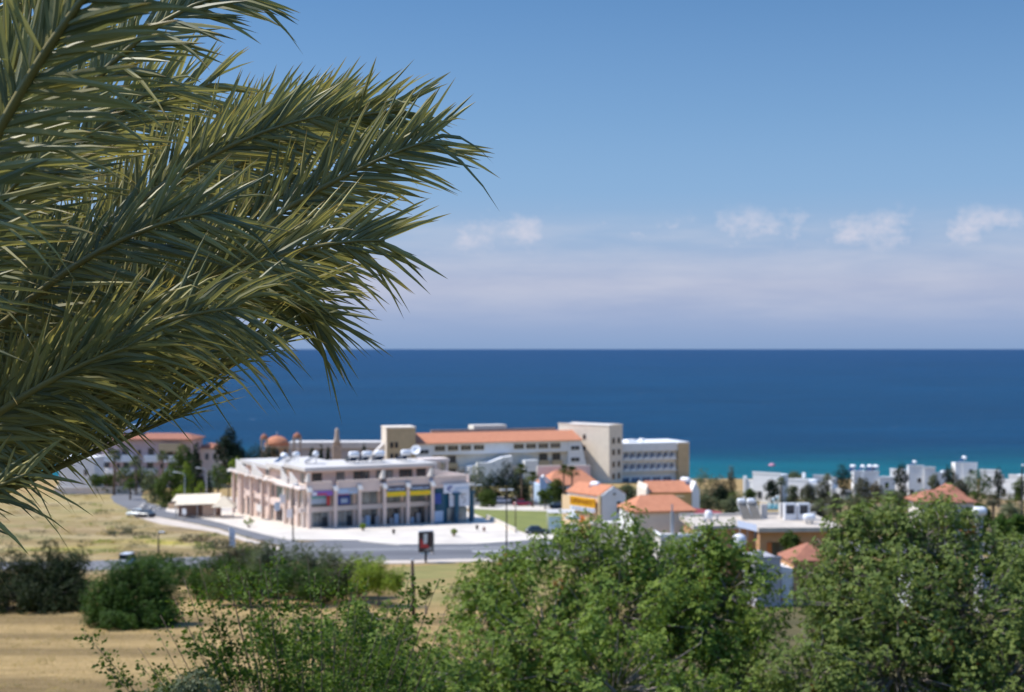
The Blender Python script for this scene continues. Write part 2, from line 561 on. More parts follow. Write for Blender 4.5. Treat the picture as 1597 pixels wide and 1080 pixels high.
# bands left by the mower on the near field
band = np.clip(np.sin(vy * 0.36 + 1.6 * np.sin(vy * .11) + 0.8 * vnoise(vx, vy, 0.05, 9) + vx * 0.012) * 1.6 + .5 * vnoise(vx * .25, vy, 1.1, 10), -1, 1)
near = ((vy > 60) & (vy < 165)).astype(float)
colr *= (1 - 0.36 * near * np.clip(-band, 0, 1) + 0.05 * near * np.clip(band, 0, 1))[:, None]
region([(-400, 770), (330, 770), (330, 880), (-400, 880)], (0.33, 0.265, 0.115), 0.9, 11)
region([(-400, 838), (150, 842), (330, 838), (345, 862), (200, 858), (-400, 862)], (0.46, 0.40, 0.07), 1.6, 21, 0.42)
region([(245, 835), (300, 838), (340, 858), (325, 874), (255, 868)], (0.50, 0.42, 0.05), 1.6, 23, 0.55)
region([(-400, 815), (280, 812), (300, 836), (-400, 838)], (0.33, 0.25, 0.13), 1.4, 25, 0.8)
region([(60, 775), (200, 775), (210, 800), (60, 808)], (0.42, 0.34, 0.16), 1.2, 26, 0.7)
region([(205, 810), (330, 812), (400, 838), (440, 860), (330, 868), (280, 838)], (0.26, 0.19, 0.11), 1.2, 27, 0.9)
region([(610, 884), (800, 874), (900, 880), (1600, 900), (1600, 940), (800, 945), (640, 945)], (0.25, 0.245, 0.088), 0.8, 31, 0.9)
region([(610, 884), (800, 876), (800, 890), (610, 905)], (0.29, 0.27, 0.10), 0.8, 32, 0.8)
region([(640, 925), (740, 930), (760, 948), (620, 950)], (0.40, 0.33, 0.15), 0.8, 33, 0.6)
region([(1080, 764), (2400, 764), (2400, 860), (900, 870), (1000, 800)], (0.20, 0.175, 0.10), 1.1, 41, 0.95)
region([(1380, 772), (1600, 772), (1600, 800), (1380, 796)], (0.42, 0.28, 0.16), 1.3, 42, 0.7)
region([(1190, 778), (1330, 776), (1330, 800), (1190, 805)], (0.40, 0.31, 0.17), 1.3, 43, 0.6)
region([(700, 758), (1080, 758), (1080, 775), (700, 775)], (0.20, 0.20, 0.08), 1.0, 44, 0.9)
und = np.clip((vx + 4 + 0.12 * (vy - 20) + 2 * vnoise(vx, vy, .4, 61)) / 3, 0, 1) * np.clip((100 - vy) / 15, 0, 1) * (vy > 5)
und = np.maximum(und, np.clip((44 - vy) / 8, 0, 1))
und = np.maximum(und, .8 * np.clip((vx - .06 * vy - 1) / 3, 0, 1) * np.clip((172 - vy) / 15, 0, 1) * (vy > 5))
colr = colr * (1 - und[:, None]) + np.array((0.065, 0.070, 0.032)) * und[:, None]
b = np.clip((vy - 440) / 40, 0, 1)
colr = colr * (1 - b[:, None]) + np.array((0.22, 0.19, 0.12)) * b[:, None]
for sd_, cc_, th_ in ((81, (0.24, 0.22, 0.09), .10), (82, (0.30, 0.21, 0.11), .14), (83, (0.44, 0.34, 0.19), .16)):
    gk = np.clip((vnoise(vx, vy * 1.7, .13, sd_) + .5 * vnoise(vx, vy * 2, .6, sd_ + 10) - th_) * 4, 0, .75) * ((vy > 165) & (vy < 330) & (vx < -20))
    colr = colr * (1 - gk[:, None]) + np.array(cc_) * gk[:, None]
colr *= (1 + .16 * vnoise(vx, vy * 1.6, .16, 71) + .10 * vnoise(vx, vy * 2.2, .55, 72))[:, None]
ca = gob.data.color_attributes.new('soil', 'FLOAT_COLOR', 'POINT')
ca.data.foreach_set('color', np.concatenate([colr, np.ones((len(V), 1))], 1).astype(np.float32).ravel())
ground_mat.use_nodes = True
n, l = ground_mat.node_tree.nodes, ground_mat.node_tree.links
pb = n['Principled BSDF']; pb.inputs['Roughness'].default_value = 0.95; pb.inputs['Specular IOR Level'].default_value = 0.15
at_ = n.new('ShaderNodeAttribute'); at_.attribute_name = 'soil'
t_ = n.new('ShaderNodeTexCoord')
mp = n.new('ShaderNodeMapping'); mp.inputs['Scale'].default_value = (0.32, 1.3, 1)
l.new(t_.outputs['Object'], mp.inputs['Vector'])
n1 = n.new('ShaderNodeTexNoise'); n1.inputs['Scale'].default_value = 1.0; n1.inputs['Detail'].default_value = 8; n1.inputs['Roughness'].default_value = 0.7
l.new(mp.outputs[0], n1.inputs['Vector'])
rr = n.new('ShaderNodeValToRGB'); rr.color_ramp.elements[0].position = 0.3; rr.color_ramp.elements[1].position = 0.72
rr.color_ramp.elements[0].color = (0.62, 0.60, 0.55, 1); rr.color_ramp.elements[1].color = (1.28, 1.27, 1.22, 1)
l.new(n1.outputs[0], rr.inputs[0])
mu = n.new('ShaderNodeMix'); mu.data_type = 'RGBA'; mu.blend_type = 'MULTIPLY'; mu.inputs[0].default_value = 1
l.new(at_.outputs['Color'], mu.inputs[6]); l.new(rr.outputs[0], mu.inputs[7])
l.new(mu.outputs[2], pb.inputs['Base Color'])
bp_ = n.new('ShaderNodeBump'); bp_.inputs['Strength'].default_value = 0.6; bp_.inputs['Distance'].default_value = 0.3
l.new(n1.outputs[0], bp_.inputs['Height']); l.new(bp_.outputs[0], pb.inputs['Normal'])

# ------------------------------------------------------------------ sea
sea_mat = bpy.data.materials.new('sea_water')
sea_mat.use_nodes = True
n, l = sea_mat.node_tree.nodes, sea_mat.node_tree.links
pb = n['Principled BSDF']
pb.inputs['Roughness'].default_value = 0.35
pb.inputs['IOR'].default_value = 1.33
pb.inputs['Specular IOR Level'].default_value = 0.025
geo = n.new('ShaderNodeNewGeometry')
sp = n.new('ShaderNodeSeparateXYZ'); l.new(geo.outputs['Position'], sp.inputs[0])


def smath(op, a, b=None, c=None, clamp=False):
    q = n.new('ShaderNodeMath'); q.operation = op; q.use_clamp = clamp
    for i, v in enumerate((a, b, c)):
        if v is None: continue
        if isinstance(v, (int, float)): q.inputs[i].default_value = v
        else: l.new(v, q.inputs[i])
    return q.outputs[0]


def snoise(sx, sy, detail, rough=0.6):
    m_ = n.new('ShaderNodeMapping'); m_.inputs['Scale'].default_value = (sx, sy, 1)
    l.new(geo.outputs['Position'], m_.inputs['Vector'])
    q = n.new('ShaderNodeTexNoise'); q.inputs['Scale'].default_value = 1; q.inputs['Detail'].default_value = detail
    q.inputs['Roughness'].default_value = rough
    l.new(m_.outputs[0], q.inputs['Vector'])
    return q.outputs[0]


wob = snoise(0.004, 0.012, 4)
# depth of the water grows with the distance from the shore: log scale of that distance
yy = smath('ADD', sp.outputs['Y'], smath('MULTIPLY_ADD', wob, 150.0, -75.0))
lg = smath('DIVIDE', smath('LOGARITHM', smath('MAXIMUM', smath('SUBTRACT', yy, 430.0), 10.0), 10.0), 5.0)
dr = n.new('ShaderNodeValToRGB'); l.new(lg, dr.inputs[0])
E = dr.color_ramp.elements
stops = [(0.30, (0.0030, 0.1260, 0.1428)), (0.425, (0.0010, 0.0945, 0.1260)), (0.452, (0.0010, 0.0594, 0.1042)), (0.485, (0.0010, 0.0396, 0.0924)),
         (0.62, (0.0010, 0.0405, 0.0991)), (0.80, (0.0020, 0.0378, 0.1075)), (1.0, (0.0040, 0.0414, 0.1176))]
while len(E) > 1: E.remove(E[-1])
E[0].position = stops[0][0]; E[0].color = stops[0][1] + (1,)
for p_, c_ in stops[1:]:
    q = E.new(p_); q.color = c_ + (1,)
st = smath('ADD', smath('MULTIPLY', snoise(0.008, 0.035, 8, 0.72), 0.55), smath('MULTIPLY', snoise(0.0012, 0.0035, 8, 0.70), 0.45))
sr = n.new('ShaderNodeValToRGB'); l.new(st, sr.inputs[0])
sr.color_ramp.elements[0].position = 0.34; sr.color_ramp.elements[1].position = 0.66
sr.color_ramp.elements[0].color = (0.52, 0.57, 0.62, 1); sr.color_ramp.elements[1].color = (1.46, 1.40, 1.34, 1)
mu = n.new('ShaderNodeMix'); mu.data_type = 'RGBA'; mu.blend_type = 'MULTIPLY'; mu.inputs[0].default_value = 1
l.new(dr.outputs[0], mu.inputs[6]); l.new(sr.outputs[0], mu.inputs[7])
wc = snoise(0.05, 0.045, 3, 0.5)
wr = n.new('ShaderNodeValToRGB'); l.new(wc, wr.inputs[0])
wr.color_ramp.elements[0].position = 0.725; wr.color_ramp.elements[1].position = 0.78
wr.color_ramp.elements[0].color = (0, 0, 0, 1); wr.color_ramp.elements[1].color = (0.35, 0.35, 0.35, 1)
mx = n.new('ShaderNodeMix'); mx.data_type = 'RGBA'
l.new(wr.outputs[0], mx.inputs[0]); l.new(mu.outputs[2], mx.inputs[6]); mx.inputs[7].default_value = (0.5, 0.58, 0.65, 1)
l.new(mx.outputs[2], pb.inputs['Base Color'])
sb = n.new('ShaderNodeBump'); sb.inputs['Strength'].default_value = 0.8; sb.inputs['Distance'].default_value = 1.2
l.new(snoise(0.15, 0.3, 6, 0.65), sb.inputs['Height']); l.new(sb.outputs[0], pb.inputs['Normal'])
sm = MB()
ys = [480, 600, 800, 1200, 2500, 6000, 20000, 100000]
xs = [-90000, -20000, -4000, -800, 0, 800, 4000, 20000, 90000]
sm.add([(x, y, 0) for y in ys for x in xs], [(j * 9 + i, j * 9 + i + 1, (j + 1) * 9 + i + 1, (j + 1) * 9 + i) for j in range(len(ys) - 1) for i in range(8)])
structure(sm.build('sea', sea_mat))


# ------------------------------------------------------------------ draped sheets: roads, paving, lawn
def drape(name, pts, m, lift, skirt=0.0, pix=True):
    """flat outline laid on the slope; the slope is straight within each 4 m strip, so cutting there keeps the sheet parallel to it"""
    if pix: pts = [G(*p) for p in pts]
    bm = bmesh.new()
    vs = [bm.verts.new((x, y, 0)) for x, y in pts]
    bm.faces.new(vs)
    y0, y1 = min(p[1] for p in pts), max(p[1] for p in pts)
    k = math.floor(y0 / STEP) * STEP
    while k < y1:
        bmesh.ops.bisect_plane(bm, geom=bm.verts[:] + bm.edges[:] + bm.faces[:], plane_co=(0, k, 0), plane_no=(0, 1, 0))
        k += STEP
    bmesh.ops.triangulate(bm, faces=bm.faces[:])
    for v in bm.verts: v.co.z = prof(v.co.y) + lift
    if skirt:
        edges = [e for e in bm.edges if e.is_boundary]
        r = bmesh.ops.extrude_edge_only(bm, edges=edges)
        for v in [g for g in r['geom'] if isinstance(g, bmesh.types.BMVert)]: v.co.z -= skirt
    bmesh.ops.recalc_face_normals(bm, faces=bm.faces)
    me = bpy.data.meshes.new(name); bm.to_mesh(me); bm.free()
    me.materials.append(m)
    o = bpy.data.objects.new(name, me); COL.objects.link(o)
    return structure(o)


def ribbon(name, center, widths, m, lift, skirt=0.0):
    """sheet of given widths along a line of world points"""
    Lft, Rgt = [], []
    for i, (x, y) in enumerate(center):
        a = Vector(center[max(i - 1, 0)]); b_ = Vector(center[min(i + 1, len(center) - 1)])
        t = (b_ - a).normalized(); nn = Vector((-t.y, t.x))
        w = widths[i] if isinstance(widths, (list, tuple)) else widths
        Lft.append((x + nn.x * w / 2, y + nn.y * w / 2)); Rgt.append((x - nn.x * w / 2, y - nn.y * w / 2))
    return drape(name, Lft + Rgt[::-1], m, lift, skirt, pix=False)


drape('main_road', [(-700, 892), (-100, 888), (120, 890), (330, 887), (470, 875), (640, 874), (900, 869), (1300, 866), (2200, 862),
                    (2200, 838), (1300, 840), (900, 838), (740, 844), (640, 842), (560, 840), (470, 846), (440, 852), (330, 868), (120, 876), (-100, 878), (-700, 880)],
      M['asphalt'], 0.03)
drape('road_lane', [(470, 862), (640, 861), (900, 857), (1300, 855), (2200, 851), (2200, 856), (1300, 860), (900, 863), (640, 867), (470, 869)], M['asphalt_dark'], 0.036)
drape('road_line', [(470, 858.2), (900, 853.4), (1300, 852), (1300, 852.7), (900, 854.2), (470, 859)], M['paint'], 0.042)
drape('road_line', [(735, 859.5), (780, 858.8), (783, 861), (738, 861.7)], M['paint'], 0.044)
drape('side_road', [(470, 846), (440, 852), (392, 840), (340, 824), (290, 814), (245, 806), (206, 797), (178, 784), (172, 775), (186, 766), (216, 758),
                    (236, 759), (224, 768), (220, 776), (235, 786), (270, 793), (310, 804), (352, 816), (410, 832), (450, 842)],
      M['asphalt'], 0.034)
drape('forecourt', [(258, 798), (300, 806), (345, 816.5), (410, 834), (452, 843.5), (560, 844), (622, 850), (740, 849), (826, 843), (884, 842), (884, 834),
                    (818, 832.5), (762, 812), (734, 800), (716, 795), (600, 780), (420, 778), (345, 776), (280, 778), (262, 790)], M['paving'], 0.14, 0.2)
drape('road_kerb', [(560, 845.2), (622, 851.2), (740, 850.2), (826, 844.2), (826, 843.3), (740, 849.3), (622, 850.3), (560, 844.3)], M['kerb'], 0.17, 0.2)
drape('pavement', [(470, 876), (640, 875), (800, 871.5), (900, 870), (900, 873), (800, 875.5), (640, 880), (470, 881)], M['dirtpave'], 0.10, 0.2)
drape('pavement', [(206, 799), (245, 807), (290, 815.5), (340, 826), (392, 842.5), (440, 855), (436, 860), (388, 847), (338, 831), (250, 818), (215, 808)], M['dirtpave'], 0.09, 0.2)
drape('lawn', [(733, 795), (760, 796), (886, 799.5), (884, 833), (818, 831.5), (763, 811), (736, 800)], M['lawn'], 0.12, 0.2)
drape('back_road', [(640, 776), (1000, 776), (1000, 789), (880, 789), (640, 788)], M['asphalt'], 0.03)
drape('pavement', [(640, 788.6), (720, 789), (860, 790), (886, 793), (884, 799), (760, 795.5), (733, 794.5), (640, 793)], M['paving'], 0.11, 0.2)
drape('pavement', [(835, 774), (960, 774), (960, 776), (835, 776)], M['paving'], 0.11, 0.2)
drape('path', [(90, 766), (172, 764), (216, 757), (216, 753), (90, 757)], M['paving'], 0.10, 0.2)


# ------------------------------------------------------------------ foliage
def unit(a):
    return a / np.maximum(np.linalg.norm(a, axis=-1, keepdims=True), 1e-9)


def leaf_cloud(blobs, count, k, size, seed, gap=0.25, clump=1.2, aspect=0.5, up=0.5, shell=0.62, low=-0.75, ball=0.0):
    """rosettes of leaves spread through the outer part of a few lumpy masses; blobs = [(centre, radii)]"""
    rs = np.random.RandomState(seed)
    vol = np.array([(r[0] * r[1] + r[0] * r[2] + r[1] * r[2]) for c, r in blobs]); vol = vol / vol.sum()
    Ps, Os = [], []
    for (c, r), w in zip(blobs, vol):
        m_ = int(count * w * 2.2) + 8
        d = unit(rs.normal(size=(m_, 3)))
        u = shell + (1.06 - shell) * rs.uniform(size=(m_, 1)) ** 0.7
        lump = 1 + 0.16 * np.sin(d[:, :1] * 5 + rs.uniform(0, 6)) * np.sin(d[:, 1:2] * 6 + rs.uniform(0, 6)) + 0.12 * np.sin(d[:, 2:3] * 9 + d[:, :1] * 7 + rs.uniform(0, 6))
        p = np.array(c) + d * u * lump * np.array(r)
        f = clump / max(min(r), 0.2)
        nz = np.zeros(m_)
        for q in range(6):
            kv = rs.normal(size=3) * f * 2.2
            nz += np.sin(p @ kv + rs.uniform(0, 6.28))
        keep = (nz / 6 > -0.42 + gap) & (d[:, 2] > low)
        p, d = p[keep], d[keep]
        m2 = min(len(p), int(count * w) + 1)
        Ps.append(p[:m2]); Os.append(d[:m2])
    return make_leaves(np.concatenate(Ps), np.concatenate(Os), k, size, rs, aspect, up, ball)


def make_leaves(P, O, k, size, rs, aspect, up, ball=0.0):
    """k folded leaves round each point P, the rosette facing O"""
    m_ = len(P)
    O = unit(O + np.array((0, 0, up)) + rs.normal(size=(m_, 3)) * 0.35)
    A = unit(np.cross(O, rs.normal(size=(m_, 3)))); B = np.cross(O, A)
    P = np.repeat(P, k, 0); O = np.repeat(O, k, 0); A = np.repeat(A, k, 0); B = np.repeat(B, k, 0)
    tot = len(P)
    ph = np.tile(np.arange(k) * 2 * math.pi / k, m_) + rs.uniform(-0.5, 0.5, tot)
    tilt = rs.uniform(-0.15, 0.85, tot)
    D = unit(A * np.cos(ph)[:, None] + B * np.sin(ph)[:, None] + O * tilt[:, None])
    Wd = unit(np.cross(D, O + rs.normal(size=(tot, 3)) * 0.35))
    Nn = np.cross(D, Wd)
    ln = size * rs.uniform(0.55, 1.3, tot)[:, None]
    if ball: P = P + unit(D + O * rs.uniform(-.6, .9, (tot, 1))) * ball * rs.uniform(0.1, 1, (tot, 1)) ** .6
    v0 = P + D * ln * 0.06
    v1 = P + D * ln * 0.55 + Wd * ln * aspect * 0.5 + Nn * ln * 0.07
    v2 = P + D * ln * 1.0 - np.array((0, 0, 1)) * ln * 0.15
    v3 = P + D * ln * 0.55 - Wd * ln * aspect * 0.5 + Nn * ln * 0.07
    Vv = np.stack([v0, v1, v2, v3], 1).reshape(-1, 3)
    return Vv, np.arange(tot * 4).reshape(-1, 4)


def plume_cloud(blobs, nplumes, per, k, size, seed, r=(.16, .34), aspect=.5, shell=.45):
    """crown of separate leafy plumes (branch ends) with dark gaps between them; also returns the plume centres for twigs"""
    rs = np.random.RandomState(seed)
    vol = np.array([(q[0] * q[1] + q[0] * q[2] + q[1] * q[2]) for c, q in blobs]); vol = vol / vol.sum()
    Ps, Os, tw = [], [], []
    for (c, q), w in zip(blobs, vol):
        m_ = max(2, int(nplumes * w + rs.rand()))
        d = unit(rs.normal(size=(m_, 3)))
        u = shell + (1.12 - shell) * rs.uniform(size=(m_, 1)) ** .75
        C = np.array(c) + d * u * np.array(q)
        for cc, dd in zip(C, d):
            rr = rs.uniform(*r) * (1.0 if rs.rand() < .8 else 1.35)
            ax = unit(dd + np.array((0, 0, .9)) + rs.normal(size=3) * .3)
            n_ = max(4, int(per * (rr / r[1]) ** 2 * rs.uniform(.7, 1.3)))
            e = unit(rs.normal(size=(n_, 3))) * rs.uniform(.35, 1, (n_, 1)) ** .5
            e = e + ax * (e @ ax)[:, None] * rs.uniform(.2, 1.1)
            Ps.append(cc + e * rr); Os.append(unit(e + ax * .5))
            tw.append((c, cc, cc + ax * rr * .8))
    Vv, Ff = make_leaves(np.concatenate(Ps), np.concatenate(Os), k, size, rs, aspect, .5)
    return Vv, Ff, tw


def limbs(base, blobs, r0, seed, fork=0.45, m_=None):
    """tapered trunk with one limb curving into each leaf mass and side twigs"""
    rg = random.Random(seed)
    mb = MB()
    base = Vector(base)
    cen = sum((Vector(c) for c, r in blobs), Vector()) / len(blobs)
    top = base.lerp(Vector((cen.x, cen.y, cen.z)), fork)
    top.x = base.x + (cen.x - base.x) * fork * 0.6; top.y = base.y + (cen.y - base.y) * fork * 0.6
    mid = base.lerp(top, 0.5) + Vector((rg.uniform(-.1, .1), rg.uniform(-.1, .1), 0)) * (top - base).length * 0.5
    mb.tube([base - Vector((0, 0, 0.3)), base + Vector((0, 0, 0.15)), mid, top], [r0 * 1.35, r0 * 1.1, r0 * 0.85, r0 * 0.7], 7)
    for c, r in blobs:
        c = Vector(c)
        kr = min(1.0, max(r) / (max(max(r2) for c2, r2 in blobs) * .6)) ** 1.3
        q = top.lerp(c, 0.5) + Vector((rg.uniform(-.3, .3), rg.uniform(-.3, .3), -0.15 * (c - top).length))
        e = c + Vector((rg.uniform(-.3, .3) * r[0], rg.uniform(-.3, .3) * r[1], 0.5 * r[2]))
        mb.tube([top - Vector((0, 0, r0 * 0.3)), q, c, e], [r0 * 0.5 * kr, r0 * 0.34 * kr, r0 * 0.18 * kr, r0 * 0.03], 5)
        for k in range(4):
            d = Vector((rg.gauss(0, 1), rg.gauss(0, 1), rg.uniform(-.2, 1))).normalized()
            t = Vector((c.x + d.x * r[0] * .9, c.y + d.y * r[1] * .9, c.z + d.z * r[2] * .9))
            s_ = q.lerp(c, rg.uniform(0.3, 1))
            mb.tube([s_, s_.lerp(t, .5) + Vector((0, 0, -.05 * r[2])), t], [r0 * 0.16 * kr, r0 * 0.09 * kr, r0 * 0.02], 4)
    return mb


def tree(name, label, cat, base, blobs, leafm, count, k, size, seed, r0=0.2, group=None, bark='bark', fork=0.45, part='crown', plumes=0, withered=0, **kw):
    """base and blobs in world metres; the thing's origin is at the foot of the trunk"""
    root = thing(name, label, cat, base, 0, group)
    bl = [((c[0] - base[0], c[1] - base[1], c[2] - base[2]), r) for c, r in blobs]
    mb = limbs((0, 0, 0), bl, r0, seed + 7, fork)
    if plumes:
        Vv, Ff, tw = plume_cloud(bl, count, plumes, k, size, seed, **kw)
        for q, (c, m0, e) in enumerate(tw):
            if q % 2 == 0:
                c, m0, e = Vector(c), Vector(m0), Vector(e)
                mb.tube([c.lerp(m0, .25), c.lerp(m0, .65) - Vector((0, 0, .05)), m0, e], [.022, .016, .010, .004], 4)
    else:
        Vv, Ff = leaf_cloud(bl, count, k, size, seed, **kw)
    np_mesh(part, Vv, Ff, leafm, root)
    if withered:
        rs = np.random.RandomState(seed + 90)
        ks = rs.choice(len(tw), withered, replace=False)
        Pw = np.concatenate([np.array(tw[i][1]) + rs.normal(size=(9, 3)) * .10 + np.array((0, -.12, .1)) for i in ks])
        Vv, Ff = make_leaves(Pw, unit(rs.normal(size=Pw.shape)), 6, size, rs, .5, .5)
        np_mesh('withered_leaves', Vv, Ff, M['leaf_rust'], root)
    mb.build('trunk', M[bark], root)
    return root


def B(px, py, y, rx, rz, ry=None):
    """leaf mass seen at a photo pixel, y metres out, radii given in pixels across and up and metres in depth"""
    s = y / FPX
    return ((X(px, y), y, Z(py, y)), (rx * s, (ry if ry else rx * s), rz * s))


def auto_blobs(px, top, bottom, y, w, seed, nb=5, shape='round'):
    """lumpy crown filling a pixel box: centre column, top and bottom rows, width"""
    rg = random.Random(seed)
    h = bottom - top
    out = []
    if shape == 'cone':
        for i in range(nb):
            f = i / (nb - 1)
            out.append(B(px + rg.uniform(-.05, .05) * w, bottom - h * (0.12 + 0.74 * f), y + rg.uniform(-.3, .3), w * 0.5 * (1 - 0.72 * f), h / nb * 0.85))
        return out
    out.append(B(px, top + h * 0.5, y, w * 0.32, h * 0.40))
    for i in range(nb - 1):
        a = 2 * math.pi * i / (nb - 1) + rg.uniform(-.3, .3)
        out.append(B(px + math.cos(a) * w * 0.25, top + h * (0.5 - 0.24 * math.sin(a) + rg.uniform(-.05, .05)), y + rg.uniform(-1, 1) * w * 0.2 * y / FPX,
                     w * rg.uniform(0.2, 0.27), h * rg.uniform(0.22, 0.3)))
    return out


# ------------------------------------------------------------------ buildings
def window(parent, x, z, w, h, y=0.0, face='front', name='window', glass='glass', frame='frame', bars=1, hbars=0, ft=0.07, depth=0.10):
    """one window: frame, mullions and glass in one mesh; face front = looking to -y, left = looking to -x, right = +x"""
    mb = MB()

    def bx(a0, a1, d0, d1, z0, z1):
        if face == 'front': mb.box(x + a0, x + a1, y - d1, y - d0, z0, z1)
        elif face == 'left': mb.box(y - d1, y - d0, x + a0, x + a1, z0, z1)
        else: mb.box(y + d0, y + d1, x + a0, x + a1, z0, z1)
    mb.mi = 0
    bx(-w / 2, w / 2, 0.005, depth * 0.4, z, z + h)
    mb.mi = 1
    bx(-w / 2 - ft, -w / 2, 0.004, depth, z - ft, z + h + ft); bx(w / 2, w / 2 + ft, 0.004, depth, z - ft, z + h + ft)
    bx(-w / 2, w / 2, 0.004, depth, z - ft, z); bx(-w / 2, w / 2, 0.004, depth, z + h, z + h + ft)
    for i in range(1, bars + 1):
        c = -w / 2 + w * i / (bars + 1)
        bx(c - ft / 2, c + ft / 2, depth * 0.4, depth * 0.9, z, z + h)
    for i in range(1, hbars + 1):
        c = z + h * i / (hbars + 1)
        bx(-w / 2, w / 2, depth * 0.41, depth * 0.8, c - ft / 2, c + ft / 2)
    return mb.build(name, [M[glass], M[frame]], parent)


def part(name, m, parent, *boxes):
    mb = MB()
    for b in boxes: mb.box(*b)
    return mb.build(name, M[m] if isinstance(m, str) else m, parent)


def building(name, label, cat, px, y, deg, group=None, z=None):
    return thing(name, label, cat, (X(px, y), y, prof(y) if z is None else z), R(deg), group)


# ---- shop building: origin at its near corner, x along the front arcade, y back along the left wing
shop = building('shop_building', 'dusty pink three storey shop building with a pillared arcade, terraces and flat white roof', 'building', 470, 255, 28)
SH = shop
# core
mb = MB()
mb.box(2.6, 33, 2.6, 14, -2, 7.0)                                   # front range behind the arcade
mb.box(2.6, 16, 14, 47, -2.5, 7.0)
mb.build('wall', M['pink'], SH)
part('floor_band', 'pinkpale', SH, (0.4, 27.4, 2.0, 2.55, 2.75, 3.65))
part('floor_band', 'pink', SH, (1.9, 2.55, 2.7, 41, 2.6, 3.5))
# terrace slab and parapet
part('terrace_slab', 'pinkpale', SH, (-0.3, 33, 0.3, 14, 7.02, 7.35), (0.6, 16, 14, 47.2, 7.02, 7.35))
for a, b_ in ((1.0, 5.9), (6.9, 15.3), (16.6, 25.2), (26.2, 33.0)):
    part('terrace_parapet', 'pink', SH, (a, b_, 0.1, 0.34, 6.2, 8.35))
    part('parapet_coping', 'pinkpale', SH, (a - 0.05, b_ + 0.05, 0.02, 0.42, 8.355, 8.45))
# pillars of the arcade with white caps that lean forward
PT = [1.4, 6.4, 11.1, 16.0, 20.7, 25.7]
for t in PT:
    p_ = part('pillar', 'pink', SH, (t - 0.28, t + 0.28, -0.55, 0.1, -1.2, 6.7))
    mb = MB(); mb.extrude([(t - 0.4, -1.1, 6.71), (t - 0.4, 0.05, 6.71), (t - 0.4, 0.05, 7.55), (t - 0.4, -0.3, 7.6)], (0.8, 0, 0))
    mb.build('pillar_cap', M['stone_white'], p_)
for t in (1.4, 11.1, 15.9, 25.7):
    mb = MB(); mb.extrude([(t - 0.28, -0.05, 8.46), (t - 0.28, 1.6, 8.46), (t - 0.28, 0.1, 10.0), (t - 0.28, -0.2, 10.0)], (0.56, 0, 0))
    if t != 11.1: mb.build('parapet_fin', M['stone_white'], SH)
# shop fronts between the pillars: upper and lower glazing
rg = random.Random(3)
kinds = ['glass_grey', 'glass_grey', 'glass_grey', 'glass', 'glass']
for i, t in enumerate(PT[:-1]):
    t1 = PT[i + 1]; c = (t + t1) / 2; w = (t1 - t) - 0.9
    window(SH, c + 0.1, -0.7, w, 3.3, 2.6, name='shop_window', glass=kinds[i], bars=3, frame='brownframe' if i != 0 else 'metal')
    window(SH, c + 0.1, 3.75, w, 2.5, 2.6, name='shop_window', glass='glass_grey', bars=2, frame='brownframe')
    part('door', 'glass', SH, (c + 0.9, c + 1.9, 2.35, 2.44, -0.9, 1.7))
# signs on the arcade
t0 = PT[0]
sg = part('shop_sign', 'signpurple', SH, (2.0, 6.0, -0.1, 0.09, 5.85, 6.75)); part('sign_lettering', 'signred', sg, (2.9, 4.8, -0.13, -0.105, 6.0, 6.3))
part('sign_stripe', 'signwhite', sg, (2.0, 2.9, -0.13, -0.105, 6.0, 6.6))
part('window_poster', 'signlight', SH, (2.6, 5.6, 2.2, 2.4, 4.2, 5.2)); part('window_poster', mat('poster_green', (0.12, 0.42, 0.40), 0.5), SH, (2.6, 5.4, 2.19, 2.39, 5.25, 5.9))
part('shop_sign', 'signred', SH, (5.5, 6.05, 1.6, 1.8, 3.9, 6.1))
sg = part('shop_sign', 'signlight', SH, (6.8, 10.8, -0.1, 0.09, 6.0, 6.95)); part('sign_lettering', 'grey', sg, (8.9, 10.4, -0.13, -0.105, 6.5, 6.75))
sg = part('shop_sign', 'signblue', SH, (7.0, 10.0, 1.7, 1.9, 3.9, 5.6)); part('sign_lettering', 'signlight', sg, (8.2, 9.5, 1.66, 1.695, 4.2, 5.0))
part('shop_sign', 'signred', SH, (7.2, 9.8, 1.7, 1.9, 5.65, 6.05))
for a, b_ in ((16.35, 20.35), (21.05, 25.35)):
    sg = part('shop_sign', 'signdark', SH, (a, b_, -0.2, 0.05, 5.95, 6.9))
    part('sign_stripe', 'signyellow', sg, (a, b_, -0.24, -0.205, 5.1, 5.94))
    x_ = a + 0.3
    lt = MB()
    while x_ < b_ - 0.4:                                            # too blurred in the photo to read: rows of light strokes
        wd = rg.uniform(0.16, 0.34); lt.box(x_, x_ + wd, -0.235, -0.205, 6.2, 6.65 if rg.random() > .3 else 6.5); x_ += wd + 0.14
    lt.build('sign_lettering', M['signlight'], sg)
    x_ = a + 0.2
    lt = MB()
    while x_ < b_ - 0.4:
        wd = rg.uniform(0.2, 0.45); lt.box(x_, x_ + wd, -0.27, -0.245, 5.25, 5.7); x_ += wd + 0.2
    lt.build('sign_lettering', M['signorange'], sg)
part('balcony_sign', 'grey', SH, (16.9, 21.5, 0.0, 0.085, 7.6, 7.85))
# goods on display behind the arcade glass
for k in range(9):
    x_ = 12 + k * 1.45 + rg.uniform(-.3, .3)
    if any(abs(x_ - t) < .7 for t in PT): continue
    part('window_display', 'signlight' if k % 2 else 'grey', SH, (x_, x_ + rg.uniform(.5, .9), 2.0, 2.3, -0.3, rg.uniform(.6, 1.6)))
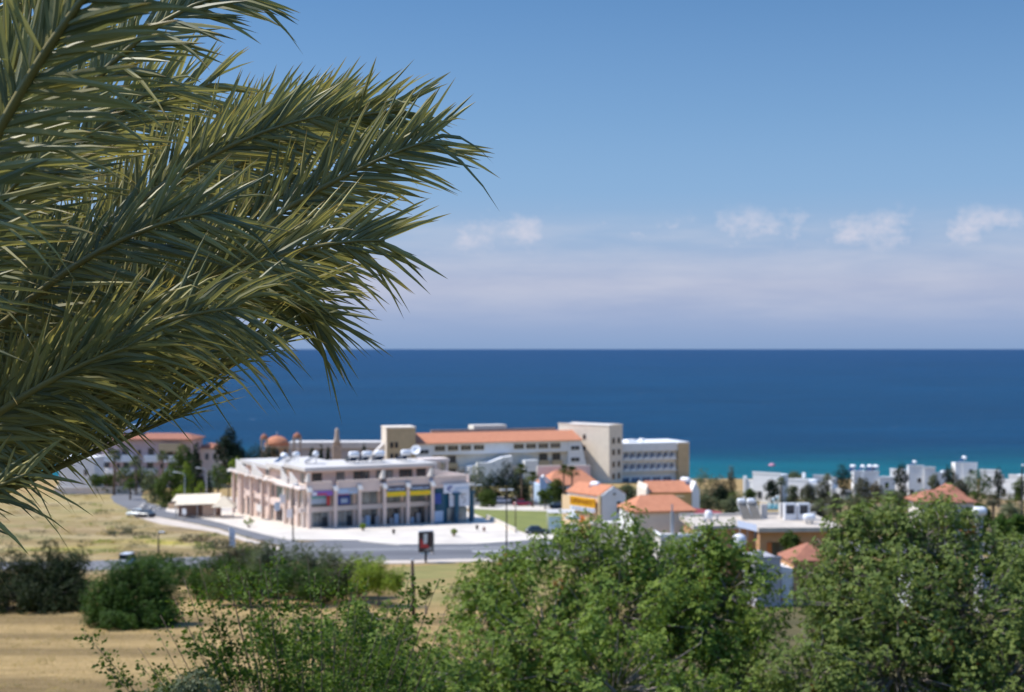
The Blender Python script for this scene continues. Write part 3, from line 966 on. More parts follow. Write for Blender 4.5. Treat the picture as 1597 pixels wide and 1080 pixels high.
# third storey set back on the terrace
part('upper_storey', 'pink', SH, (3.2, 27, 4.6, 14, 7.36, 10.15), (3.0, 16, 14, 24, 7.36, 9.55), (3.0, 16, 24, 42.5, 7.36, 8.85))
for x_, w, g_ in ((4.6, 1.8, 'glass'), (9.2, 1.5, 'glass_grey'), (13.4, 3.0, 'glass'), (18.0, 3.2, 'glass_grey'), (22.4, 2.6, 'glass'), (25.6, 1.8, 'glass')):
    window(SH, x_, 7.55, w, 2.0, 4.6, glass=g_, bars=2, frame='brownframe')
part('roof_slab', 'stone_white', SH, (1.6, 28, 2.6, 14.5, 10.16, 10.8), (1.2, 17, 14.5, 24, 9.56, 10.3), (2.0, 17, 24, 43.5, 8.86, 9.6))
part('soffit', 'pink', SH, (3.0, 27, 3.0, 4.6, 9.85, 10.155))
# right end: teal shop front turned toward the road, with a terrace above
mb = MB(); mb.prism([(26.2, 1.0), (28.2, -0.2), (33.4, 1.6), (33.4, 2.6), (26.2, 2.6)], -1.4, 6.2)
ts = mb.build('corner_shop', M['teal'], SH)
mb = MB(); mb.prism([(26.3, 0.7), (28.3, -0.5), (34.6, 1.8), (34.6, 12), (33.1, 12), (33.1, 2.7), (26.3, 2.7)], 6.25, 7.0)
mb.build('corner_slab', M['pink'], SH)
part('corner_window', 'glass_grey', SH, (28.9, 33.0, -0.1, 0.9, -1.1, 2.4))
part('corner_window', 'signblue', SH, (26.35, 27.8, 0.1, 0.5, 3.2, 5.2))
part('corner_window', 'signlight', SH, (26.3, 28.2, -0.1, 0.3, -0.2, 1.9))
sg = part('corner_sign', 'signwhite', SH, (27.9, 33.2, -0.75, -0.45, 5.2, 6.9))
em = MB()
for r_, z_ in ((0.55, 6.1), (0.38, 5.95)):
    em.tube([(29.2 + r_ * math.cos(a), -0.79, z_ + r_ * 0.8 * math.sin(a)) for a in [R(d) for d in range(40, 300, 20)]], 0.09, 5)
em.build('sign_emblem', M['signblue'], sg)
lt = MB()
for k in range(9): lt.box(30.2 + k * 0.31, 30.42 + k * 0.31, -0.775, -0.755, 5.9, 6.25)
lt.build('sign_lettering', M['signlight'], sg)
sg = part('corner_sign', 'signwhite', SH, (29.2, 33.4, -0.45, -0.25, 2.6, 5.15))
em = MB(); em.tube([(32.6, -0.48, 4.85), (31.8, -0.48, 4.8), (31.75, -0.48, 4.2), (32.35, -0.48, 4.15), (32.5, -0.48, 3.6), (32.0, -0.48, 3.2)], 0.12, 5)
em.build('sign_emblem', M['grey'], sg)
for t, y_ in ((30.4, -1.3), (34.2, 0.2)):
    part('pillar', 'teal', SH, (t - 0.35, t + 0.35, y_, y_ + 0.6, -2.0, 5.2), (t - 0.75, t + 0.75, y_ - 0.02, y_ + 0.62, 4.9, 5.25))
part('pillar_cap', 'stone_white', SH, (33.7, 34.7, 0.0, 1.0, 6.25, 6.75))
part('side_panel', 'teal', SH, (33.42, 34.6, 1.2, 4.5, 3.6, 6.2))
# terrace parapet of the corner, its inner side seen lit, and the small arched room on it
mb = MB(); mb.extrude([(27.2, 9.5, 7.36), (34.5, 2.0, 7.05), (34.5, 2.0, 8.3), (27.2, 9.5, 9.4)], (0.2, 0.2, 0))
mb.build('terrace_parapet', M['pinkpale'], SH)
part('roof_room', 'pinkpale', SH, (28.6, 29.1, 10, 10.5, 7.4, 10.2), (31, 31.5, 10, 10.5, 7.4, 10.2), (33.4, 33.9, 10, 10.5, 7.4, 10.2), (28.4, 34.1, 9.8, 14, 10.21, 10.9), (28.6, 33.9, 13.4, 14, 7.4, 10.2))
# left wing: pillars with leaning white fins, glazing between
for k, s_ in enumerate((3.2, 6.2, 10.0, 13.5, 22.4, 27, 34, 40.5, 46)):
    tall = False
    p_ = part('pillar', 'pink' if k > 3 else 'pinkpale', SH, (1.25, 1.85, s_ - 0.3, s_ + 0.3, -2.6, 6.9))
    mb = MB(); mb.extrude([(0.3, s_ - 0.45, 6.91), (1.9, s_ - 0.45, 6.91), (1.9, s_ - 0.45, 7.5), (0.9, s_ - 0.45, 7.6)], (0, 0.9, 0))
    mb.build('pillar_cap', M['stone_white'], p_)
for a, b_, h1, h2 in ((4.2, 8.2, 8.3, 9.7), (9.6, 13.2, 8.3, 9.9), (24.5, 31, 7.9, 9.6), (33, 41.5, 7.9, 9.8)):
    mb = MB(); mb.extrude([(0.62, a, 7.0), (0.62, b_, 7.0), (0.62, b_, h2), (0.62, a, h1)], (0.25, 0, 0))
    mb.build('terrace_parapet', M['stone_white'], SH)
for s_, w, z_, h, g_ in ((17.8, 6.5, 3.8, 2.4, 'glass_green'), (17.8, 6.5, -1.4, 3.0, 'glass'), (8.1, 3.0, -1.2, 3.4, 'glass_grey'), (8.1, 3.0, 3.7, 2.4, 'glass_green'),
                         (24.7, 3.0, -1.6, 3.4, 'glass_grey'), (24.7, 3.0, 3.7, 2.4, 'glass_grey'), (43.2, 3.0, -1.8, 3.4, 'glass_grey'), (30.3, 3.2, -1.8, 3.6, 'glass_grey'), (30.3, 3.2, 3.7, 2.4, 'glass_grey'), (37.5, 3.4, -1.8, 3.6, 'glass')):
    window(SH, s_, z_, w, h, 2.6, 'left', name='shop_window', glass=g_, bars=2, frame='brownframe')
for s_, w in ((18, 2.4), (28, 2.0), (8.2, 2.0)):
    window(SH, s_, 7.5, w, 1.25 if s_ > 24 else 1.8, 3.2 if s_ < 14 else 3.0, 'left', glass='glass_grey', bars=1)
part('oriel', 'pink', SH, (1.2, 2.55, 14.5, 21.2, 2.55, 3.75), (1.4, 2.9, 14.6, 21.0, 6.3, 7.0))
part('stair_wall', 'stone_white', SH, (0.0, 0.25, 23, 26, 0.8, 2.0))
for k, (s_, z_, c_) in enumerate(((9.0, 3.9, 'signwhite'), (5.2, 1.6, 'signwhite'), (12.1, 2.2, 'signlight'))):
    part('projecting_sign', c_, SH, (-0.9, 0.15, s_, s_ + 0.12, z_, z_ + 1.6))

# ---- restaurant awnings at the far end of the left wing
aw = thing('canopy', 'cream canvas restaurant canopy on posts beside the pink shop building', 'canopy', on_ground(318, 284), R(5))
mb = MB()
mb.extrude([(-5.5, -2.6, 2.7), (3.2, -2.6, 2.9), (3.2, 0.1, 3.7), (-5.0, 0.1, 3.5)], (0, 0, .12))
mb.build('awning_sheet', M['awning'], aw)
mb = MB(); mb.extrude([(-6.5, 0.6, 3.1), (3.0, 0.6, 3.4), (3.0, 4.2, 4.3), (-6.0, 4.2, 4.1)], (0, 0, .12)); mb.build('awning_sheet', M['awning'], aw)
mb = MB(); mb.add([(2.0, -4.6, 2.5), (6.6, -4.4, 2.4), (6.4, 0.2, 2.6), (2.0, 0.2, 2.6), (4.1, -2.1, 4.6)], [(0, 1, 4), (1, 2, 4), (2, 3, 4), (3, 0, 4), (0, 3, 2, 1)])
mb.build('tent_canopy', M['awning'], aw)
for x_, y_ in ((-5.2, -2.3), (-1.0, -2.4), (2.6, -4.2), (6.2, -4.1), (-6, 4), (2.7, 4)):
    mb = MB(); mb.tube([(x_, y_, -0.3), (x_, y_, 3.0)], 0.09, 6); mb.build('post', M['frame'], aw)
part('counter', 'pink', aw, (-0.5, 2.2, 1.5, 2.2, -0.3, 2.2)); part('back_wall', 'brownstone', aw, (-5.5, 3, 3.2, 3.5, -0.6, 3.0))

# ---- solar water heaters (tank, tilted panel, stand)
def solar_heater(label, loc, rz, group='solar water heaters on the roofs', tank='tank', flat=False):
    t = thing('solar_heater', label, 'solar heater', loc, rz, group)
    mb = MB(); mb.lathe([(0.05, -1.0), (0.42, -0.95), (0.56, -0.75), (0.56, 0.75), (0.42, 0.95), (0.05, 1.0)], (0, 0.7, 1.75 if not flat else 0.9), 14, 'x')
    mb.build('water_tank', M[tank], t)
    if not flat:
        mb = MB(); mb.extrude([(-1.0, -1.3, 0.25), (1.0, -1.3, 0.25), (1.0, 0.5, 1.55), (-1.0, 0.5, 1.55)], (0, -0.06, 0.09)); mb.build('solar_panel', M['panel'], t)
    mb = MB()
    for sx in (-0.9, 0.9):
        mb.tube([(sx, 0.75, 0), (sx, 0.75, 1.3 if not flat else .5)], 0.05, 4); mb.tube([(sx, -1.2, 0), (sx, 0.7, 1.3 if not flat else .5)], 0.04, 4)
        mb.tube([(sx, -1.2, 0), (sx, -1.2, .25)], 0.04, 4)
    mb.build('stand', M['metal'], t)
    return t


def on_shop(x_, y_, z_):
    c, s_ = math.cos(R(28)), math.sin(R(28))
    p = shop.location
    return (p.x + c * x_ - s_ * y_, p.y + s_ * x_ + c * y_, p.z + z_)


hs = solar_heater('white solar heater nearest the left end of the shop roof', on_shop(5.0, 26, 9.6), R(-62))
for lab, x_, y_, z_, a in (('white solar heater with a steeply tilted panel on the shop roof corner', 5, 19, 10.3, -100), ('solar heater beside the church tower on the shop roof', 6, 11, 10.86, -80),
                           ('solar heater in the row along the middle of the shop roof, first from the left', 13, 8, 10.81, 205), ('solar heater in the row along the middle of the shop roof, second from the left', 15.6, 8, 10.81, 212),
                           ('solar heater at the right end of the row along the shop roof', 18.3, 8, 10.81, 200), ('low white solar heater near the right end of the shop roof', 23.6, 8, 10.81, 210)):
    dup(hs, on_shop(x_, y_, z_), R(a), lab)
sdish = thing('satellite_dish', 'large white satellite dish on the right part of the shop roof', 'satellite dish', on_shop(26.2, 8.2, 10.86), R(-10))
mb = MB(); mb.tube([(0, 0, 0), (0, 0, 1.7)], 0.07, 6); mb.build('mast', M['metal'], sdish)
mb = MB(); mb.lathe([(0.02, 0), (0.5, 0.08), (0.85, 0.25), (1.0, 0.42), (0.97, 0.44), (0.5, 0.14), (0.02, 0.05)], (0, 0, 0), 18)
db = mb.build('dish', M['tank'], sdish, (0, -0.1, 1.9)); db.rotation_euler = (R(60), 0, 0)

# ---- hotel: beige tower block, long tiled wing, cream tower, balcony block
hb = building('hotel_block', 'square beige tower block at the left end of the long hotel wing', 'building', 603, 388, 14)
part('wall', 'tan', hb, (0, 8.0, 0, 9, -1, 15.9)); part('roof', 'cream_pale', hb, (-0.15, 8.15, -0.15, 9.15, 15.91, 16.3)); part('side_wall', 'cream_pale', hb, (-0.06, -0.005, 0.0, 9, -1, 15.9))  # paler sheet over the tan left face: sunlit tone put into its colour
for z_ in (7.6, 10.7):
    for x_ in (1.4, 2.7): window(hb, x_, z_, 0.75, 1.4, 0, glass='glass', frame='brownframe', bars=0)
mb = MB(); mb.extrude([(-0.2, 3, 8.5), (-3.8, 3, 6.2), (-3.8, 3, 8.2), (-0.2, 3, 11.8)], (0, 3, 0)); mb.build('stair_ramp', M['stone_white'], hb)

hw = building('hotel_wing', 'long white hotel wing with an orange tiled roof and small grouped windows', 'building', 648, 392, 20)
mb = MB(); mb.box(0, 49, 0.6, 15, -1, 11.6); mb.build('wall', M['greige'], hw)
part('white_band', 'white', hw, (4.6, 45.2, -0.4, 0.59, 8.5, 11.75))
part('end_bay', 'white', hw, (0, 4.55, -0.5, 0.59, -1, 11.75)); 
mb = MB(); mb.extrude([(45.25, -0.5, -1), (52, -0.5, -1), (51.2, -0.5, 3.5), (49.6, -0.5, 9.5), (49.2, -0.5, 11.75), (45.25, -0.5, 11.75)], (0, 1.08, 0)); mb.build('end_bay', M['white'], hw)
mb = MB(); mb.add([(0, -0.9, 11.76), (49.6, -0.9, 11.76), (49.6, 7, 14.2), (0.8, 7, 14.2), (0, -0.9, 11.6), (49.6, -0.9, 11.6), (49.6, 7, 11.6), (0.8, 7, 11.6)],
                 [(0, 1, 2, 3), (4, 7, 6, 5), (0, 4, 5, 1), (1, 5, 6, 2), (3, 2, 6, 7), (0, 3, 7, 4)]); mb.build('roof', M['roof'], hw)
part('roof_parapet', 'stone', hw, (7, 45, 8.5, 9, 12, 14.9)); part('plant_room', 'greige', hw, (20, 30, 9.2, 14, 12, 15.9))
part('roof_edge', 'white', hw, (-0.1, 49.2, -0.55, -0.41, 11.4, 11.74))
for i, x_ in enumerate((6.9, 10.7, 14.5, 18.3, 30.2, 33.9, 37.6, 41.3)):
    window(hw, x_, 9.7, 2.7, 1.15, -0.4, glass='glass', frame='tan', bars=2, ft=0.2)
for x_ in (2.3, 47.4):
    for z_ in (5.6, 8.9):
        window(hw, x_, z_, 2.6, 1.1, -0.5, glass='glass', frame='white', bars=1)
# balconies in the shaded recess under the band
for i, x_ in enumerate((6.6, 10.6, 38, 42)):
    part('balcony', 'tan', hw, (x_ - 1.6, x_ + 1.6, -0.3, 0.55, 4.9, 6.1))
    window(hw, x_, 6.2, 2.4, 1.8, 0.6, glass='glass', frame='brownframe', bars=1)
    window(hw, x_, 2.6, 2.4, 1.8, 0.6, glass='glass', frame='brownframe', bars=1)
part('lower_band', 'cream_pale', hw, (12.5, 45.2, -0.2, 0.58, 3.9, 5.0))
mb = MB(); mb.extrude([(14, -4, -1), (27, -4, -1), (27, -4, 8.0), (24, -4, 7.6), (19, -4, 5.9), (14, -4, 5.2)], (0, 3.4, 0)); mb.build('sloping_wall', M['white'], hw)
part('entrance_block', 'white', hw, (16.2, 20.2, -5.2, -4.02, -1, 6.4))
part('entrance_block', 'white', hw, (30.5, 34.5, -4.5, -0.9, -1, 6.6))

ht = building('hotel_tower', 'tall cream hotel stair tower with paired dark windows', 'building', 950, 408, 50)
part('wall', 'cream_pale', ht, (0, 6.6, 0, 18.5, -2, 16.45)); part('roof', 'white', ht, (0.4, 6.2, 0.4, 18, 16.46, 16.6))
part('roof_parapet', 'cream_pale', ht, (-0.1, 6.7, -0.1, 0.15, 16.455, 16.8), (-0.1, 0.15, 0.16, 18.6, 16.455, 16.8), (6.45, 6.7, 0.16, 18.6, 16.455, 16.8))
for z_ in (0.6, 4.0, 7.5, 10.8):
    for x_ in (2.1, 4.7): window(ht, x_, z_ + .6, 1.0, 1.5, 0, glass='glass', frame='brownframe', bars=0)
for z_ in (2.6, 5.8, 9.2, 12.5):
    window(ht, 8.9, z_, 0.8, 1.2, 0, 'left', glass='glass', frame='brownframe', bars=0)

hk = building('balcony_block', 'white hotel block with two rows of recessed balconies and a tan end wall', 'building', 971, 416, 20, z=prof(416) - .55)
part('wall', 'white', hk, (-1, 17.8, 0.9, 14, -3, 9.9)); part('end_wall', 'tan', hk, (17.81, 21.3, -0.6, 14, -3, 11.6)); part('end_coping', 'white', hk, (17.7, 21.4, -0.7, 14.1, 11.61, 12.0))
part('end_trim', 'cream_pale', hk, (21.305, 21.5, -0.5, 13.8, -3, 11.6))
part('roof', 'white', hk, (-1, 17.79, 0.4, 14, 9.91, 12.0)); part('roof_edge', 'white', hk, (-1, 17.78, -0.2, 0.39, 9.5, 11.9))
rb = part('roof_unit', 'white', hk, (4, 7, 5, 8, 12.01, 12.6), (9, 10, 6, 8, 12.01, 12.8)); 
for z_ in (7.0, 3.7):
    part('balcony_floor', 'white', hk, (-1, 17.7, -0.2, 0.89, z_ - 0.25, z_ - 0.02))
    for i in range(8):
        x_ = 0.1 + i * 2.15
        window(hk, x_ + 1.0, z_ + 0.1, 1.4, 1.9, 0.9, name='balcony_door', glass='glass_blue', frame='bluewall', bars=1)
        mb = MB(); mb.box(x_ - 0.1, x_ + 0.08, -0.1, 0.88, z_, z_ + 2.4)
        mb.extrude([(x_ + 0.12, -0.3, z_ + 0.0), (x_ + 2.0, -0.3, z_ + 0.0), (x_ + 2.0, -0.3, z_ + 0.85), (x_ + 0.9, -0.3, z_ + 0.85), (x_ + 0.12, -0.3, z_ + 0.4)], (0, 0.12, 0))
        mb.build('balcony', M['white'], hk)
for i in range(5): window(hk, 1.2 + i * 3.4, 0.2, 2.6, 1.5, 0.9, glass='glass_blue', frame='bluewall', bars=1)

# ---- white hall and church behind the shops
hall = building('white_hall', 'long low white flat roofed hall behind the shop roof', 'building', 452, 425, 2)
part('wall', 'grey', hall, (0, 27, 0, 8, -1, 9.8)); part('roof', 'stone_white', hall, (-0.3, 27.5, -0.6, 8.3, 9.81, 11.6))
for i in range(5): window(hall, 3 + i * 5, 5.6, 1.6, 1.4, 0, glass='glass', frame='white')
ch = building('church', 'stone church with an orange dome and a bell tower at its left corner', 'church', 432, 402, 12)
part('wall', 'stone', ch, (-4.0, 4.0, -4, 5, -1, 7.4))
mb = MB(); mb.lathe([(3.4, 7.41), (3.4, 10.6), (3.6, 10.7), (3.6, 11.0)], (0, 0.5, 0), 20); dr_ = mb.build('drum', M['stone'], ch)
mb = MB(); mb.lathe([(3.5, 11.01), (3.35, 11.7), (2.95, 12.45), (2.25, 13.1), (1.25, 13.6), (0.2, 13.8), (0.1, 14.1)], (0, 0.5, 0), 22); dm = mb.build('dome', M['roof'], ch)
mb = MB(); mb.box(-.05, .05, .45, .55, 14.1, 15.0); mb.box(-.3, .3, .46, .54, 14.5, 14.62); mb.build('cross', M['tank'], dm)
for a in (-40, 0, 40):
    mb = MB(); mb.tube([(3.38 * math.sin(R(a)), 0.5 - 3.38 * math.cos(R(a)), 8.2), (3.38 * math.sin(R(a)), 0.5 - 3.38 * math.cos(R(a)), 10)], 0.42, 8); mb.build('window', M['glass'], dr_)
for nm, px, y_, top, w, lab in (('bell_tower', 411, 405, 677, 1.0, None), ('bell_tower', 463.5, 398, 677, 1.15, None)):
    h = Z(top, y_) - prof(y_)
    if px < 420: par, ox, oy = ch, -3.75, -4.9
    else:
        par = building('bell_tower', 'free standing brown stone bell tower with a small orange dome, right of the church', 'tower', px, y_, 8); ox = oy = 0
    nm_ = 'bell_tower' if par is ch else 'shaft'
    sh = part(nm_, 'stone' if par is ch else 'brownstone', par, (ox - w, ox + w, oy - w, oy + w, -1, h - 4.6))
    part('belfry', 'stone', sh if par is ch else par, (ox - w, ox - w * .5, oy - w, oy - w * .5, h - 4.6, h - 1.4), (ox + w * .5, ox + w, oy - w, oy - w * .5, h - 4.6, h - 1.4), (ox - w, ox - w * .5, oy + w * .5, oy + w, h - 4.6, h - 1.4),
         (ox + w * .5, ox + w, oy + w * .5, oy + w, h - 4.6, h - 1.4), (ox - w * 1.1, ox + w * 1.1, oy - w * 1.1, oy + w * 1.1, h - 1.39, h - 1.0), (ox - w * 1.1, ox + w * 1.1, oy - w * 1.1, oy + w * 1.1, h - 4.59, h - 4.3))
    mb = MB(); mb.lathe([(w * 1.05, h - 0.99), (w * .98, h - .5), (w * .7, h - .05), (w * .3, h + .25), (0.04, h + .35), (0.03, h + .9)], (ox, oy, 0), 14); mb.build('small_dome', M['roof_dull'], sh if par is ch else par)
ob_ = building('stone_spire', 'thin grey stone spire rising over the white hall', 'spire', 525.5, 415, 10)
h = Z(668, 415) - prof(415)
part('base', 'stone', ob_, (-1.25, 1.25, -1.25, 1.25, -1, h - 5.0))
mb = MB(); mb.lathe([(1.2, h - 4.99), (0.85, h - 3.4), (0.62, h - 2.2), (0.6, h - 0.6), (0.3, h)], (0, 0, 0), 8); mb.build('spire_shaft', M['stone'], ob_)

# ---- pink apartments on the left
ap = building('apartment_building', 'mauve and white apartment building with an orange tiled roof edge and white balconies', 'building', 140, 384, -4)
part('wall', 'mauve', ap, (0, 27.5, 1.5, 12, -1, 13.0))
mb = MB(); mb.hip(4, 27.8, 0.8, 12, 13.2, 1.3, 0.5, 3); mb.build('roof', M['roof_dull'], ap)
part('roof_terrace', 'tan', ap, (19.0, 25.0, -0.2, 1.49, 9.9, 12.0)); part('roof_room', 'bluewall', ap, (6.5, 12, 4, 9, 14.55, 16.6))
for z_, xs_ in ((9.2, (5.5, 9.6, 16.8, 22)), (5.6, (4.5, 10, 16.5, 22.5))):
    for x_ in xs_:
        part('balcony', 'white', ap, (x_ - 1.9, x_ + 1.9, -0.2, 1.45, z_ - 2.2, z_ - 0.4)); window(ap, x_ - 0.4, z_ - 0.3, 1.5, 1.7, 1.5, glass='glass', frame='brownframe')
for x_ in (2.2, 7.4, 13.2, 19.4):
    for z_ in (1.2, 5.2, 8.9): window(ap, x_, z_, 0.9, 1.3, 1.5, glass='glass', frame='mauve', bars=0)
wa = building('white_annex', 'white side building with one small window left of the mauve apartments', 'building', 92, 372, -4)
part('wall', 'white', wa, (0, 9.5, 0, 7, -1, 8.4)); part('roof', 'white', wa, (-.2, 9.7, -.2, 7.2, 8.41, 8.7)); window(wa, 7.2, 4.0, 0.9, 1.5, 0, frame='frame')
sp_ = building('small_house', 'small pale pink house with an orange roof behind the dark pine', 'house', 304, 392, -4)
part('wall', 'pinkpale', sp_, (0, 7, 0, 7, -1, 10.6)); mb = MB(); mb.hip(0, 7, 0, 7, 10.62, 1.2, .4); mb.build('roof', M['roof_dull'], sp_); window(sp_, 3.4, 7.4, .9, 1.6, 0)
window(sp_, 5.6, 7.4, .9, 1.6, 0)
lw = building('garden_wall', 'low pale garden wall in front of the mauve apartments', 'wall', 84, 356, 3)
part('wall_face', 'pinkpale', lw, (0, 19, 0, 0.3, -1, 1.6)); part('coping', 'white', lw, (-.05, 19.05, -.06, .36, 1.61, 1.72))

# ---- houses on the right
h1 = building('hip_roof_house', 'pale two storey house with an orange hip roof, nearest behind the green trees', 'house', 988, 185, 10)
part('wall', 'greige', h1, (0, 8.2, 0, 7, -2, 7.75)); mb = MB(); mb.hip(0, 8.2, 0, 7, 7.95, 1.75, 0.35, 2.2); mb.build('roof', M['roof'], h1)
part('side_wall', 'white', h1, (-0.08, -0.003, 0, 7, -2, 7.72))  # white sheet on the greige left wall, sunlight on that side painted in
window(h1, 7.0, 6.6, 0.7, 0.7, 0, frame='brownframe', bars=0); window(h1, 2.4, 6.7, 0.5, 0.5, -0.08, 'left', frame='brownframe', bars=0)
an = building('white_wall', 'white garden wall left of the nearest hip roof house', 'wall', 925, 192, 6)
part('wall_face', 'stone_white', an, (0, 4.6, 0, 0.35, -2, 5.7)); part('coping', 'stone_white', an, (-.1, 4.7, -.1, .45, 5.71, 5.9)); part('slab', 'stone_white', an, (0.2, 4.5, .46, 5, 5.4, 5.6))
an2 = building('white_box_house', 'small white flat roofed annex below the right side of the hip roof house', 'house', 1030, 170, 6)
part('wall', 'stone_white', an2, (0, 4.4, 0, 4, -2, 5.7)); part('parapet', 'white', an2, (-.05, 4.45, -.05, .2, 5.71, 6.1), (-.05, .2, .21, 4, 5.71, 6.1))
part('antenna_mast', 'metal', an2, (1.55, 1.9, 1.2, 1.5, 5.72, 8.6), (1.64, 1.8, 1.28, 1.44, 8.61, 9.5))

sm_ = building('supermarket_house', 'white gabled house with an orange sign on its apricot side', 'house', 938, 258, 35)
part('wall', 'white', sm_, (0, 5.7, 0.02, 10.2, -2, 5.9))
mb = MB(); mb.extrude([(0, 0, -2), (5.7, 0, -2), (5.7, 0, 5.9), (2.85, 0, 7.4), (0, 0, 5.9)], (0, 0.3, 0)); mb.build('gable_wall', M['white'], sm_)
part('side_wall', 'apricot', sm_, (-0.3, -0.003, 0.6, 11.5, -2, 5.2)); part('corner_wall', 'tan', sm_, (-0.4, -0.004, -0.05, 0.59, -2, 5.9))
mb = MB(); mb.gable(0, 5.7, 0.31, 10.4, 5.95, 1.5, 0.3); mb.build('roof', M['roof'], sm_)
window(sm_, 4.0, 2.6, 0.8, 2.0, 0, bars=0); window(sm_, 3.0, 5.9, 0.5, 0.3, 0, bars=0)
part('door', 'orangewood', sm_, (-0.36, -0.31, 4.6, 5.9, -1, 1.8)); part('low_wall', 'apricot', sm_, (-1.6, -1.3, 1.0, 9.5, -2, 0.6))
sgn = part('sign_board', 'signorange', sm_, (-0.85, -0.65, 0.9, 8.3, 3.6, 5.3))
part('sign_strip', 'signwhite', sgn, (-0.86, -0.64, 0.9, 8.3, 2.75, 3.55))
tx = bpy.data.curves.new('sign_lettering', 'FONT'); tx.body = 'SUPERMARKET'; tx.size = 1.18; tx.extrude = 0.03; tx.align_x = 'CENTER'; tx.align_y = 'CENTER'
to = bpy.data.objects.new('sign_lettering', tx); COL.objects.link(to); tx.materials.append(M['letterbrown']); to.parent = sgn
to.location = (-0.89, 4.6, 4.45); to.rotation_euler = (R(90), 0, R(-90)); to.scale = (0.92, 1.15, 1)
dg = bpy.context.evaluated_depsgraph_get(); dg.update()
tm = bpy.data.meshes.new_from_object(to.evaluated_get(dg))
to2 = bpy.data.objects.new('sign_lettering', tm); COL.objects.link(to2); to2.parent = sgn
to2.location, to2.rotation_euler, to2.scale = to.location, to.rotation_euler, to.scale
bpy.data.objects.remove(to)
lt = MB()
for k in range(7): lt.box(-0.885, -0.862, 1.3 + k * 0.95, 1.7 + k * 0.95, 2.95, 3.3)
lt.build('sign_lettering', M['signblue'], sgn)
solar_heater('white solar heater on the roof of the house with the orange sign', (X(925, 263), 263, Z(771, 263)), R(-40))

rs_ = building('restaurant', 'low restaurant with a broad orange hip roof in front of the hotel', 'building', 843, 325, 12)
part('wall', 'bluewall', rs_, (0, 13.8, 0, 9, -1, 3.9)); mb = MB(); mb.hip(1.5, 13.8, -.5, 9.5, 4.1, 3.0, 0.4, 3.5); mb.build('roof', M['roof'], rs_)
mb = MB(); mb.extrude([(-0.4, -1.0, -1), (2.4, -1.0, -1), (2.4, -1.0, 3.6), (0.2, -1.0, 6.0), (-.4, -1, 6.0)], (0, 0.6, 0)); mb.build('gable_wall', M['bluewall'], rs_)
mb = MB(); mb.extrude([(0.2, -1.2, 6.05), (3.6, -1.2, 3.2), (3.6, -1.2, 3.9), (0.5, -1.2, 6.5)], (0, 1.4, 0)); mb.build('gable_coping', M['white'], rs_)
part('roof_edge', 'cream_pale', rs_, (1.5, 14.5, 9.95, 10.6, 3.9, 7.6))
for k in range(4): window(rs_, 3.5 + k * 2.6, 0.5, 1.5, 1.8, 0, glass='glass')

yh = building('yellow_house', 'ochre yellow house with an orange roof between white gable ends', 'house', 1010, 262, 8)
part('wall', 'ochre', yh, (0, 8.4, 0, 7, -2, 6.4)); part('bay', 'ochre', yh, (4.2, 6.6, -1.2, -0.003, -2, 5.4)); part('bay_roof', 'tan', yh, (4.1, 6.7, -1.3, -.003, 5.41, 5.6))
mb = MB(); mb.add([(0.2, -.4, 6.3), (8.3, -.4, 6.3), (8.3, 3.5, 8.1), (.2, 3.5, 8.1), (8.3, 7.3, 6.3), (.2, 7.3, 6.3), (.2, -.4, 6.15), (8.3, -.4, 6.15), (8.3, 7.3, 6.15), (.2, 7.3, 6.15)],
                 [(0, 1, 2, 3), (3, 2, 4, 5), (6, 9, 8, 7), (0, 6, 7, 1), (5, 4, 8, 9), (1, 7, 8, 4, 2), (0, 3, 5, 9, 6)]); mb.build('roof', M['roof'], yh)
mb = MB(); mb.extrude([(8.31, -.5, -2), (9.7, -.5, -2), (9.7, -.5, 6.6), (9.0, -.5, 8.2), (8.31, -.5, 6.6)], (0, 8, 0)); mb.build('gable_wall', M['white'], yh)
mb = MB(); mb.extrude([(-.35, -.3, -2), (.19, -.3, -2), (.19, -.3, 6.6), (-.08, -.3, 7.8), (-.35, -.3, 6.8)], (0, 7.5, 0)); mb.build('gable_wall', M['cream_pale'], yh)
for x_ in (1.6, 2.9): window(yh, x_, 3.4, 0.5, 1.2, 0, glass='glass', frame='brownframe', bars=0)
solar_heater('white tank with panel on the roof of the ochre yellow house', (X(1066, 266), 266, Z(764, 266)), R(-40))

mr = building('maroon_canopy', 'flat maroon canopy on posts right of the hip roof house', 'canopy', 1078, 228, 2)
mb = MB(); mb.extrude([(0, 0, 4.2), (6.2, 0, 3.9), (5.2, 3.5, 4.5), (0, 3.5, 5.2)], (0, 0, .2)); mb.build('canopy_sheet', M['maroon'], mr)
for x_, y_ in ((0.2, 0.2), (6, .2), (0.2, 3.3), (5, 3.3)): mb = MB(); mb.tube([(x_, y_, -.5), (x_, y_, 4.3)], .08, 5); mb.build('post', M['darkmetal'], mr)
part('back_wall', 'brownframe', mr, (0.1, 5.5, 2.4, 2.6, -.5, 3.6))

